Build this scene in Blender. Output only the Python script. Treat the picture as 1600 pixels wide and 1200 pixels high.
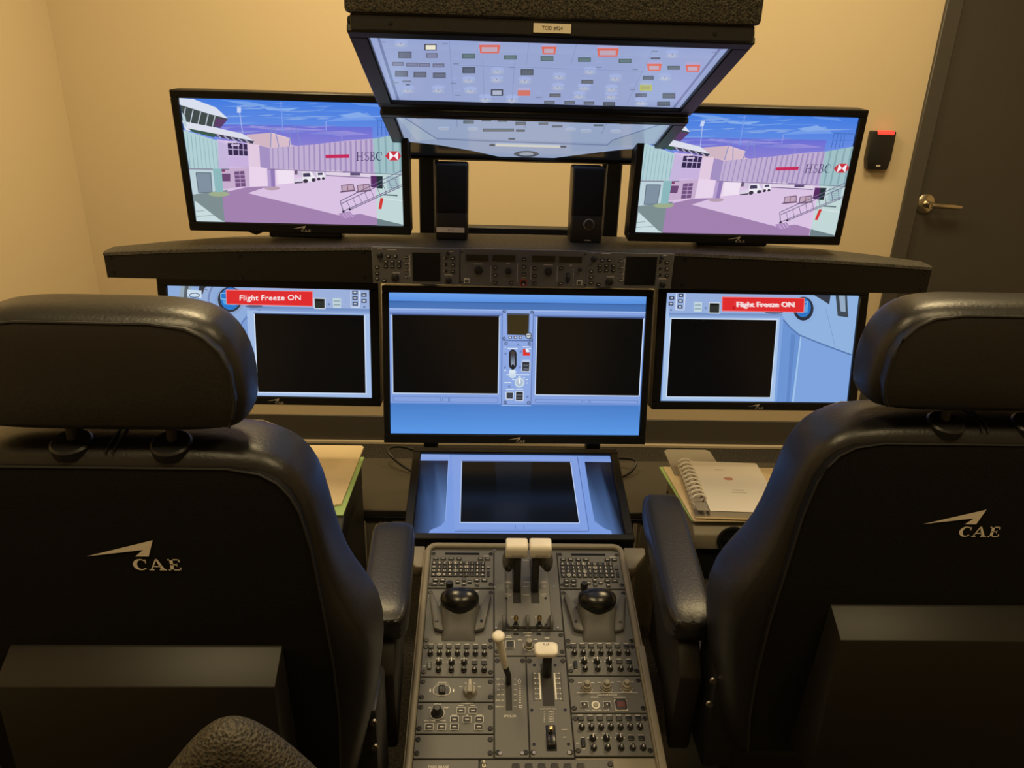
import bpy, bmesh, math, random
import numpy as np
from mathutils import Vector, Matrix
random.seed(4)
for o in list(bpy.data.objects): bpy.data.objects.remove(o)
scene = bpy.context.scene
COL = scene.collection
def lin(c):
    c = c / 255.0
    return c / 12.92 if c <= 0.04045 else ((c + 0.055) / 1.055) ** 2.4
def rgb(r, g, b): return (lin(r), lin(g), lin(b), 1.0)

# ------------------------------------------------------------------ camera
CAM = np.array([-0.085, 0.0, 1.52]); FPX = 1200.0
PITCH, YAW, ROLL = [math.radians(a) for a in (22.4, 2.2, 1.72)]
_f = np.array([math.sin(YAW)*math.cos(PITCH), math.cos(YAW)*math.cos(PITCH), -math.sin(PITCH)])
_r = np.array([math.cos(YAW), -math.sin(YAW), 0.0]); _u = np.cross(_r, _f)
CR = _r*math.cos(ROLL) + _u*math.sin(ROLL); CU = -_r*math.sin(ROLL) + _u*math.cos(ROLL)
cd = bpy.data.cameras.new('camera'); cam = bpy.data.objects.new('camera', cd); COL.objects.link(cam)
cd.sensor_width = 36.0; cd.lens = FPX/1600*36.0; cd.clip_start = 0.02
cam.matrix_world = Matrix(((CR[0], CU[0], -_f[0], CAM[0]), (CR[1], CU[1], -_f[1], CAM[1]), (CR[2], CU[2], -_f[2], CAM[2]), (0, 0, 0, 1)))
scene.camera = cam

# ------------------------------------------------------------------ world, lights, exposure
scene.view_settings.view_transform = 'Standard'; scene.view_settings.look = 'None'
scene.view_settings.gamma = 1.0; scene.view_settings.use_curve_mapping = False
scene.view_settings.exposure = 0.0
W = bpy.data.worlds.new('world'); scene.world = W; W.use_nodes = True
W.node_tree.nodes['Background'].inputs[0].default_value = (1.0, 0.8, 0.55, 1)
W.node_tree.nodes['Background'].inputs[1].default_value = 0.02
def area(name, loc, size, power, color, sy=None):
    l = bpy.data.lights.new(name, 'AREA'); l.energy = power; l.color = color; l.size = size
    if sy: l.shape = 'RECTANGLE'; l.size_y = sy
    o = bpy.data.objects.new(name, l); o.location = loc; COL.objects.link(o); return o
WARM = (1.0, 0.77, 0.41)
for _x, _y, _p in ((-.45,1.95,31.5),(1.05,1.95,24),(-.55,.38,13),(.75,.38,11)):
    area('ceiling_lamp_light', (_x,_y,2.62), .6, _p, WARM)

# ------------------------------------------------------------------ materials
MATS = {}
def mat(name, color, rough=0.5, metal=0.0, spec=0.5, noise=None, bump=None, coat=0.0, emit=None):
    """noise=(scale, amount, second colour) mottles the colour, bump=(scale, strength) adds fine relief"""
    if name in MATS: return MATS[name]
    m = bpy.data.materials.new(name); m.use_nodes = True; nt = m.node_tree; b = nt.nodes['Principled BSDF']
    b.inputs['Base Color'].default_value = color; b.inputs['Roughness'].default_value = rough
    b.inputs['Metallic'].default_value = metal; b.inputs['Specular IOR Level'].default_value = spec
    if coat: b.inputs['Coat Weight'].default_value = coat; b.inputs['Coat Roughness'].default_value = 0.15
    if emit: b.inputs['Emission Color'].default_value = emit[0]; b.inputs['Emission Strength'].default_value = emit[1]
    tc = None
    if noise or bump: tc = nt.nodes.new('ShaderNodeTexCoord')
    if noise:
        n = nt.nodes.new('ShaderNodeTexNoise'); n.inputs['Scale'].default_value = noise[0]; n.inputs['Detail'].default_value = 4
        r = nt.nodes.new('ShaderNodeValToRGB'); r.color_ramp.elements[0].position = 0.5-noise[1]; r.color_ramp.elements[1].position = 0.5+noise[1]
        r.color_ramp.elements[0].color = color; r.color_ramp.elements[1].color = noise[2]
        nt.links.new(tc.outputs['Object'], n.inputs['Vector']); nt.links.new(n.outputs['Fac'], r.inputs['Fac'])
        nt.links.new(r.outputs['Color'], b.inputs['Base Color'])
    if bump:
        n2 = nt.nodes.new('ShaderNodeTexNoise'); n2.inputs['Scale'].default_value = bump[0]; n2.inputs['Detail'].default_value = 3
        bn = nt.nodes.new('ShaderNodeBump'); bn.inputs['Strength'].default_value = bump[1]; bn.inputs['Distance'].default_value = 0.002
        nt.links.new(tc.outputs['Object'], n2.inputs['Vector']); nt.links.new(n2.outputs['Fac'], bn.inputs['Height'])
        nt.links.new(bn.outputs['Normal'], b.inputs['Normal'])
    MATS[name] = m; return m
def v4(*a): return (a[0], a[1], a[2], 1.0)
mat('wall_paint', v4(.66,.545,.37), .75, noise=(1.2,.4,v4(.64,.525,.35)), bump=(180,.08))
mat('ceiling_paint', v4(.75,.73,.68), .9)
mat('carpet', v4(.055,.047,.037), .95, noise=(150,.12,v4(.016,.014,.012)), bump=(400,.8))
mat('base_vinyl', v4(.075,.066,.055), .5)
mat('cream_trim', v4(.55,.47,.34), .6)
mat('door_paint', v4(.060,.054,.047), .5, noise=(3,.3,v4(.052,.046,.040)))
mat('door_frame_paint', v4(.068,.062,.056), .42)
mat('brushed_nickel', v4(.62,.56,.45), .28, metal=1.0)
mat('black_plastic', v4(.012,.012,.012), .38)
mat('bezel_plastic', v4(.007,.007,.007), .42, spec=.3)
mat('matte_black', v4(.012,.011,.010), .6)
mat('shelf_paint', v4(.009,.008,.007), .5, bump=(300,.15))
mat('textured_black', v4(.010,.010,.009), .5, noise=(420,.08,v4(.075,.065,.045)), bump=(350,.9))
mat('leather', v4(.015,.0142,.014), .36, spec=.6, bump=(220,.16), noise=(7,.3,v4(.011,.0105,.011)))
mat('seat_fabric', v4(.0055,.005,.0045), .88, spec=.2, bump=(700,.6))
mat('seat_metal', v4(.014,.0125,.010), .46, spec=.4)
mat('thread', v4(.012,.011,.01), .7)
mat('pale_thread', v4(.30,.25,.18), .7)
mat('embroidery', v4(.86,.80,.70), .6, bump=(900,.4))
mat('panel_grey', v4(.130,.132,.132), .5, bump=(500,.1))
mat('panel_dark', v4(.102,.102,.100), .5)
mat('pedestal_rail', v4(.26,.235,.18), .5, bump=(300,.1))
mat('key_black', v4(.013,.013,.013), .4)
mat('gloss_black', v4(.008,.008,.008), .24)
mat('print_white', v4(.88,.86,.82), .6)
mat('print_dark', v4(.05,.05,.05), .6)
mat('ivory', v4(.92,.87,.76), .35)
mat('knob_grey', v4(.30,.28,.24), .45)
mat('steel', v4(.45,.42,.38), .3, metal=1.0)
mat('brass', v4(.75,.58,.30), .25, metal=1.0)
mat('screw_dark', v4(.05,.048,.045), .35, metal=.8)
mat('red_light', v4(.5,.02,.02), .4, emit=(v4(1,.05,.03), 1.6))
mat('red_cap', v4(.10,.012,.010), .4)
mat('red_line', v4(.55,.06,.03), .5)
mat('label_paper', v4(.80,.72,.55), .7)
mat('paper', v4(.84,.79,.70), .75)
mat('manila', v4(.80,.66,.42), .7, noise=(6,.3,v4(.78,.63,.40)))
mat('green_card', v4(.42,.62,.24), .7)
mat('grey_card', v4(.30,.27,.22), .7)
mat('table_laminate', v4(.038,.033,.027), .5)
mat('console_beige', v4(.30,.265,.20), .5)
mat('console_black', v4(.008,.008,.008), .5)
mat('print_red', v4(.62,.32,.26), .7)
mat('print_grey', v4(.50,.46,.40), .7)
mat('grille_cloth', v4(.006,.006,.006), .9, bump=(900,.5))
mat('cable_rubber', v4(.012,.012,.012), .5)
def mesh_cloth():
    m = bpy.data.materials.new('woven_mesh'); m.use_nodes = True; nt = m.node_tree; b = nt.nodes['Principled BSDF']
    tc = nt.nodes.new('ShaderNodeTexCoord'); vo = nt.nodes.new('ShaderNodeTexVoronoi'); vo.inputs['Scale'].default_value = 330
    r = nt.nodes.new('ShaderNodeValToRGB'); r.color_ramp.elements[0].color = v4(.012,.011,.009); r.color_ramp.elements[1].color = v4(.050,.042,.028)
    r.color_ramp.elements[0].position = .25; r.color_ramp.elements[1].position = .6
    bn = nt.nodes.new('ShaderNodeBump'); bn.inputs['Strength'].default_value = .7; bn.inputs['Distance'].default_value = .002
    nt.links.new(tc.outputs['Object'], vo.inputs['Vector']); nt.links.new(vo.outputs['Distance'], r.inputs['Fac'])
    nt.links.new(r.outputs['Color'], b.inputs['Base Color']); nt.links.new(vo.outputs['Distance'], bn.inputs['Height'])
    nt.links.new(bn.outputs['Normal'], b.inputs['Normal']); b.inputs['Roughness'].default_value = .6
    MATS['woven_mesh'] = m
mesh_cloth()
def screen_material():
    m = bpy.data.materials.new('lit_screen'); m.use_nodes = True; nt = m.node_tree; b = nt.nodes['Principled BSDF']
    b.inputs['Base Color'].default_value = v4(.004,.004,.004); b.inputs['Roughness'].default_value = .22; b.inputs['Specular IOR Level'].default_value = .4
    a = nt.nodes.new('ShaderNodeAttribute'); a.attribute_name = 'Col'
    nt.links.new(a.outputs['Color'], b.inputs['Emission Color']); b.inputs['Emission Strength'].default_value = 1.0
    MATS['lit_screen'] = m
screen_material()

# ------------------------------------------------------------------ helpers
def link(o, parent=None):
    COL.objects.link(o)
    if parent is not None: o.parent = parent
    return o
def empty(name, loc=(0,0,0), mat3=None, label=None, cat=None, group=None):
    o = bpy.data.objects.new(name, None); link(o); o.empty_display_size = .05
    if mat3 is not None: o.matrix_world = Matrix.Translation(loc) @ mat3.to_4x4()
    else: o.location = loc
    return tag(o, label, cat, group)
def tag(o, label=None, cat=None, group=None, kind=None):
    if label: o['label'] = label
    if cat: o['category'] = cat
    if group: o['group'] = group
    if kind: o['kind'] = kind
    return o
class MB:
    def __init__(s): s.v = []; s.f = []
    def add(s, vs, fs):
        n = len(s.v); s.v += [tuple(x) for x in vs]; s.f += [tuple(i+n for i in f) for f in fs]; return s
    def bm(s, b, M=None):
        b.verts.ensure_lookup_table(); b.verts.index_update()
        vs = [(M @ v.co if M is not None else v.co)[:] for v in b.verts]
        s.add(vs, [[v.index for v in f.verts] for f in b.faces]); b.free(); return s
    def box(s, lo, hi, bev=0.0, seg=2, M=None):
        b = bmesh.new(); bmesh.ops.create_cube(b, size=1.0)
        for v in b.verts: v.co = Vector([lo[i] + (v.co[i]+.5)*(hi[i]-lo[i]) for i in range(3)])
        if bev: bmesh.ops.bevel(b, geom=list(b.edges), offset=bev, segments=seg, affect='EDGES', profile=.5)
        return s.bm(b, M)
    def prism(s, poly, ext, bev=0.0, seg=2, M=None):
        """poly: 3D points of a flat outline, ext: extrusion vector"""
        b = bmesh.new(); vs = [b.verts.new(p) for p in poly]; f = b.faces.new(vs)
        r = bmesh.ops.extrude_face_region(b, geom=[f]); e = [v for v in r['geom'] if isinstance(v, bmesh.types.BMVert)]
        bmesh.ops.translate(b, verts=e, vec=Vector(ext)); bmesh.ops.recalc_face_normals(b, faces=b.faces)
        if bev: bmesh.ops.bevel(b, geom=list(b.edges), offset=bev, segments=seg, affect='EDGES', profile=.5)
        return s.bm(b, M)
    def tube(s, pts, r, n=8, closed=False):
        P = [Vector(p) for p in pts]; k = len(P); rr = r if isinstance(r, (list, tuple)) else [r]*k; rings = []
        for i in range(k):
            a = P[i-1] if (i > 0 or closed) else P[i]; c = P[(i+1) % k] if (i < k-1 or closed) else P[i]
            t = (c-a).normalized(); up = Vector((0,0,1)) if abs(t.z) < .9 else Vector((1,0,0))
            x = t.cross(up).normalized(); y = x.cross(t)
            rings.append([P[i] + (x*math.cos(2*math.pi*j/n) + y*math.sin(2*math.pi*j/n))*rr[i] for j in range(n)])
        return s.loft(rings, cap=not closed, closed=closed)
    def loft(s, rings, cap=True, closed=False):
        n = len(rings[0]); vs = [p for r in rings for p in r]; fs = []; k = len(rings)
        for i in range(k if closed else k-1):
            a = i*n; b_ = ((i+1) % k)*n
            for j in range(n): fs.append((a+j, a+(j+1) % n, b_+(j+1) % n, b_+j))
        if cap: fs.append(tuple(range(n))[::-1]); fs.append(tuple((k-1)*n+j for j in range(n)))
        return s.add(vs, fs)
    def lathe(s, prof, M=None, n=20):
        """prof: (radius, height) pairs turned about z"""
        rings = [[Vector((r*math.cos(2*math.pi*j/n), r*math.sin(2*math.pi*j/n), h)) for j in range(n)] for r, h in prof]
        if M is not None: rings = [[M @ p for p in r] for r in rings]
        return s.loft(rings)
    def mesh(s, name, m, smooth=None):
        me = bpy.data.meshes.new(name); me.from_pydata(s.v, [], s.f)
        b = bmesh.new(); b.from_mesh(me); bmesh.ops.recalc_face_normals(b, faces=b.faces); b.to_mesh(me); b.free()
        me.materials.append(MATS[m])
        if smooth is not None:
            me.shade_smooth(); me.set_sharp_from_angle(angle=math.radians(smooth))
        return me
    def build(s, name, m, parent=None, smooth=40, sub=0):
        o = bpy.data.objects.new(name, s.mesh(name, m, smooth)); link(o, parent)
        if sub: md = o.modifiers.new('sub', 'SUBSURF'); md.levels = sub; md.render_levels = sub
        return o
_shared = {}
def shared(kind, m):
    k = (kind, m)
    if k in _shared: return _shared[k]
    b = MB()
    if kind == 'key': b.box((-.5,-.5,0), (.5,.5,1), .12, 1)
    elif kind == 'block': b.box((-.5,-.5,0), (.5,.5,1))
    elif kind == 'disc': b.lathe([(.46,0),(.5,.0),(.5,.85),(.42,1)], n=16)
    elif kind == 'knob': b.lathe([(.5,0),(.5,.35),(.40,.42),(.36,.95),(.28,1)], n=18)
    elif kind == 'screw': b.lathe([(.5,0),(.5,.6),(.38,1),(.16,1),(.12,.6)], n=10)
    elif kind == 'pointer':
        b.lathe([(.5,0),(.5,.3),(.36,.4),(.3,.5)], n=16); b.box((-.14,-.5,.3), (.14,.5,1), .05, 1)
    elif kind == 'toggle': b.lathe([(.5,0),(.5,.15),(.22,.2),(.2,.6),(.34,.9),(.2,1)], n=12)
    _shared[k] = b.mesh(kind, m, 40); return _shared[k]
def piece(name, kind, m, parent, loc, size, M=None):
    o = bpy.data.objects.new(name, shared(kind, m)); link(o, parent)
    S = Matrix.Diagonal((size[0], size[1], size[2], 1))
    o.matrix_local = Matrix.Translation(loc) @ (M.to_4x4() if M is not None else Matrix.Identity(4)) @ S
    return o
# --- flat print: text outlines (built-in font) and hand-drawn serif letters, all as flat polygons
_txt = {}
def text_polys(s):
    if s in _txt: return _txt[s]
    c = bpy.data.curves.new('t', 'FONT'); c.body = s; c.size = 1.0; c.align_x = 'CENTER'; c.align_y = 'CENTER'; c.resolution_u = 2
    o = bpy.data.objects.new('t', c); me = bpy.data.meshes.new_from_object(o)
    P = [[(me.vertices[i].co.x, me.vertices[i].co.y) for i in p.vertices] for p in me.polygons]
    bpy.data.objects.remove(o); bpy.data.curves.remove(c); bpy.data.meshes.remove(me)
    _txt[s] = P; return P
def arc(cx, cy, rx, ry, a0, a1, n=12): return [(cx+rx*math.cos(math.radians(a0+(a1-a0)*i/n)), cy+ry*math.sin(math.radians(a0+(a1-a0)*i/n))) for i in range(n+1)]
def band(outer, inner): return [[outer[i], outer[i+1], inner[i+1], inner[i]] for i in range(len(outer)-1)]
def rc(x0, y0, x1, y1): return [(x0,y0),(x1,y0),(x1,y1),(x0,y1)]
def glyph(ch, t=.17, s=.07):
    """serif capitals in a box 0..w x 0..1; returns (polys, width)"""
    if ch == 'C': return band(arc(.45,.5,.45,.5,40,320,20), arc(.50,.5,.45-t,.5-s,48,312,20)) + [rc(.74,.62,.80,.95)], .85
    if ch == 'A': return [[(.44,1),(.56,1),(.95,.06),(.95-t-.04,.06)], [(.44,1),(.50,.9),(.17,.06),(.09,.06)], rc(.25,.30,.72,.30+s), rc(0,0,.30,s), rc(.62,0,1.05,s)], 1.08
    if ch == 'E': return [rc(.12,0,.12+t,1), rc(0,0,.75,s), rc(0,1-s,.72,1), rc(.12,.47,.55,.47+s), rc(.68,0,.76,.26), rc(.65,.74,.73,1), rc(.50,.36,.56,.62)], .82
    if ch == 'H': return [rc(.1,0,.1+t,1), rc(.72,0,.72+t,1), rc(.1,.48,.8,.48+s), rc(0,0,.38,s), rc(0,1-s,.38,1), rc(.62,0,1.0,s), rc(.62,1-s,1.0,1)], 1.05
    if ch == 'S': return band(arc(.32,.74,.27,.26,20,270,14), arc(.32,.74,.27-t*.6,.26-s,20,270,14)) + band(arc(.32,.27,.32,.27,90,-160,14), arc(.32,.27,.32-t*.7,.27-s,90,-160,14)), .68
    if ch == 'B': return [rc(.1,0,.1+t,1), rc(0,0,.4,s), rc(0,1-s,.4,1), rc(.1,.49,.4,.49+s)] + band(arc(.36,.77,.27,.23,90,-90,10), arc(.36,.77,.27-t,.23-s,90,-90,10)) + band(arc(.36,.27,.33,.27,90,-90,10), arc(.36,.27,.33-t,.27-s,90,-90,10)), .76
def serif(word, t=.17, s=.07, gap=.08):
    out = []; x = 0
    for ch in word:
        P, w = glyph(ch, t, s); out += [[(a+x, b) for a, b in p] for p in P]; x += w+gap
    return out, x-gap
SWOOSH = [(0,0),(1,.255),(.90,.004),(.706,.004),(.835,.105)]
def cae_logo():
    """arrow and CAE in a box about 1 wide (arrow) with letters under its tail, y up"""
    P = [[SWOOSH[0],SWOOSH[1],SWOOSH[4]], [SWOOSH[1],SWOOSH[2],SWOOSH[3],SWOOSH[4]]]
    L, w = serif('CAE', .20, .09, .08); k = .175
    for p in L: P.append([(.65 + a/w*.71, -.21 + b*k) for a, b in p])
    return P
def print_mesh(name, polys, m, parent, to3):
    """flat print: polygons in 2D placed by to3(x,y)"""
    b = MB()
    for p in polys: b.add([to3(x, y) for x, y in p], [tuple(range(len(p)))])
    me = bpy.data.meshes.new(name); me.from_pydata(b.v, [], b.f); me.materials.append(MATS[m])
    return link(bpy.data.objects.new(name, me), parent)
def text_at(s, x, y, h, w=None, rot=0):
    P = text_polys(s)
    xs = [a for p in P for a, b in p]; ys = [b for p in P for a, b in p]
    if not xs: return []
    sy = h/(max(ys)-min(ys)); sx = sy if w is None else w/(max(xs)-min(xs)); cx = (max(xs)+min(xs))/2; cy = (max(ys)+min(ys))/2
    return [[(x+(a-cx)*sx, y+(b-cy)*sy) for a, b in p] for p in P]
# --- homography for pictures on screens
def homography(src, dst):
    A = []; B = []
    for (x, y), (u, v) in zip(src, dst):
        A.append([x,y,1,0,0,0,-u*x,-u*y]); B.append(u); A.append([0,0,0,x,y,1,-v*x,-v*y]); B.append(v)
    h = np.linalg.solve(np.array(A, float), np.array(B, float)); Hm = np.append(h, 1).reshape(3,3)
    def f(x, y):
        q = Hm @ np.array([x, y, 1.0]); return (q[0]/q[2], q[1]/q[2])
    return f
class Pic:
    """a picture shown on a flat screen: coloured polygons, later ones in front"""
    def __init__(s, corners=None): s.items = []; s.map = homography(corners, [(0,1),(1,1),(1,0),(0,0)]) if corners else (lambda x, y: (x, y))
    def poly(s, pts, col, cols=None):
        q = [s.map(*p) for p in pts]; q = [(min(1,max(0,a)), min(1,max(0,b))) for a, b in q]
        s.items.append((q, cols or [col]*len(q))); return s
    def rect(s, x0, y0, x1, y1, col): return s.poly([(x0,y0),(x1,y0),(x1,y1),(x0,y1)], col)
    def grad(s, pts, ct, cb): return s.poly(pts, None, [ct, ct, cb, cb])
    def line(s, p, q, w, col):
        dx, dy = q[0]-p[0], q[1]-p[1]; l = math.hypot(dx, dy) or 1; nx, ny = -dy/l*w/2, dx/l*w/2
        return s.poly([(p[0]+nx,p[1]+ny),(q[0]+nx,q[1]+ny),(q[0]-nx,q[1]-ny),(p[0]-nx,p[1]-ny)], col)
    def path(s, pts, w, col):
        for a, b in zip(pts, pts[1:]): s.line(a, b, w, col)
        return s
    def ell(s, cx, cy, rx, ry, col, n=20): return s.poly(arc(cx, cy, rx, ry, 0, 360-360/n, n-1), col)
    def frame(s, pts, w, col): return s.path(list(pts)+[pts[0]], w, col)
    def word(s, t, cx, cy, h, w, col):
        for p in text_at(t, 0, 0, h, w): s.poly([(cx+a, cy-b) for a, b in p], col)
        return s
    def build(s, name, w, h, parent, z=0.0):
        vs = []; fs = []; cs = []
        for k, (q, cols) in enumerate(s.items):
            n = len(vs); zz = z + 2.5e-5*k
            vs += [((a-.5)*w, (b-.5)*h, zz) for a, b in q]; fs.append(tuple(range(n, n+len(q)))); cs += [rgb(*[.97*(.88*k+.12*(.3*c[0]+.59*c[1]+.11*c[2])) for k in c]) for c in cols]
        me = bpy.data.meshes.new(name); me.from_pydata(vs, [], fs)
        at = me.color_attributes.new('Col', 'FLOAT_COLOR', 'POINT')
        at.data.foreach_set('color', [x for c in cs for x in c])
        me.materials.append(MATS['lit_screen'])
        return link(bpy.data.objects.new(name, me), parent)
def facing(yaw, tilt):
    """local x right, y up the screen, z towards the viewer"""
    y, t = math.radians(yaw), math.radians(tilt)
    ux = Vector((math.cos(y), math.sin(y), 0)); n = Vector((math.sin(y), -math.cos(y), 0))
    uy = Vector((0,0,1))*math.cos(t) - n*math.sin(t); uz = ux.cross(uy)
    return Matrix((ux, uy, uz)).transposed()

# ================================================================== the room
def struct(name, b, m, parent=None, smooth=30):
    o = b.build(name, m, parent, smooth)
    if parent is None: o['kind'] = 'structure'
    return o
WY = 3.0; LX = -1.62; RX = 2.75; BY = -1.8; CZ = 2.65; DX = 1.531
struct('floor', MB().box((LX-.1,BY-.1,-.1), (RX+.1,WY+.1,0)), 'carpet')
struct('ceiling', MB().box((LX-.1,BY-.1,CZ), (RX+.1,WY+.1,CZ+.1)), 'ceiling_paint')
struct('wall_left', MB().box((LX-.1,BY-.1,0), (LX,WY+.1,CZ)), 'wall_paint')
struct('wall_right', MB().box((RX,BY-.1,0), (RX+.1,WY+.1,CZ)), 'wall_paint')
struct('wall_front', MB().box((LX,BY-.1,0), (RX,BY,CZ)), 'wall_paint')
struct('wall_back', MB().box((LX,WY,0), (DX,WY+.1,CZ)).box((DX,WY,2.2), (DX+1.0,WY+.1,CZ)).box((DX+1.0,WY,0), (RX,WY+.1,CZ)), 'wall_paint')
struct('baseboard_back', MB().box((LX,WY-.008,.012), (DX,WY,.128), .002, 1), 'base_vinyl')
struct('baseboard_left', MB().box((LX,BY,.0), (LX+.008,WY-.01,.128), .002, 1), 'base_vinyl')
struct('trim_1', MB().box((LX+.01,WY-.022,0), (DX,WY-.002,.014), .002, 1), 'cream_trim')
d = empty('door_1'); d['kind'] = 'structure'
MB().box((DX,WY-.015,0), (DX+.06,WY+.1,2.2), .003, 1).box((DX+.94,WY-.015,0), (DX+1.0,WY+.1,2.2), .003, 1).box((DX+.06,WY-.015,2.14), (DX+.94,WY+.1,2.2), .003, 1).build('door_frame', 'door_frame_paint', d)
MB().box((DX+.062,WY+.004,.01), (DX+.938,WY+.045,2.138), .002, 1).build('door_leaf', 'door_paint', d)
hx, hz = 1.625, 1.072
hd = MB().lathe([(.037,0),(.037,.006),(.028,.012),(.014,.014),(.012,.045),(.011,.055)], Matrix.Translation((hx,WY+.004,hz)) @ Matrix.Rotation(math.pi/2, 4, 'X'), 24)
hd.build('handle_rose', 'brushed_nickel', d)
MB().tube([(hx,WY-.047,hz),(hx+.03,WY-.052,hz+.001),(hx+.085,WY-.05,hz-.001),(hx+.12,WY-.043,hz-.004)], [.010,.0115,.0105,.007], 10).build('lever_handle', 'brushed_nickel', d)
# card reader on the wall beside the door
cr = empty('card_reader', (1.392, WY, 1.268), None, 'black card reader with a glowing red strip on the wall beside the door', 'card reader')
ro = [(-.045,0,-.075),(.048,0,-.075),(.050,0,.078),(-.048,0,.078)]
MB().prism([(-.038,0,-.07),(.040,0,-.07),(.047,0,-.03),(.047,0,.070),(-.047,0,.070),(-.047,0,-.03)], (0,-.032,0), .006, 2).build('body', 'black_plastic', cr)
MB().box((-.026,-.036,.058), (.038,-.020,.073), .003, 1).build('indicator_light', 'red_light', cr)
print_mesh('emblem', [rc(-.008,-.058,.008,-.051)], 'print_grey', cr, lambda x, y: (x, -.0335, y))

# ================================================================== monitors
def cae_print(parent, w, cx, cy, z):
    print_mesh('maker_logo', cae_logo(), 'print_grey', parent, lambda x, y: (cx+(x-.6)*w, cy+y*w, z))
def monitor(name, ctr, yaw, tilt, sw, sh, bz, label, group, pic, stand=None, depth=.05, logo=True):
    """bz: bezel width left/right, top, bottom"""
    bx_, bt, bb = bz
    o = empty(name, ctr, facing(yaw, tilt), label, 'monitor', group)
    x0, x1, y0, y1 = -sw/2-bx_, sw/2+bx_, -sh/2-bb, sh/2+bt
    b = MB()
    fz = .004
    b.box((x0,y0,-depth), (x1,y1,-.006), .004, 2)                                 # rear case
    b.box((x0,sh/2,-.008), (x1,y1,fz), .002, 1).box((x0,y0,-.008), (x1,-sh/2,fz), .002, 1)
    b.box((x0,-sh/2-.001,-.008), (-sw/2,sh/2+.001,fz), .002, 1).box((sw/2,-sh/2-.001,-.008), (x1,sh/2+.001,fz), .002, 1)
    b.build('bezel', 'bezel_plastic', o)
    pic.build('screen', sw, sh, o, -.004)
    if logo: cae_print(o, .030, 0, y0+bb*.45, fz+.0006)
    return o
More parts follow.
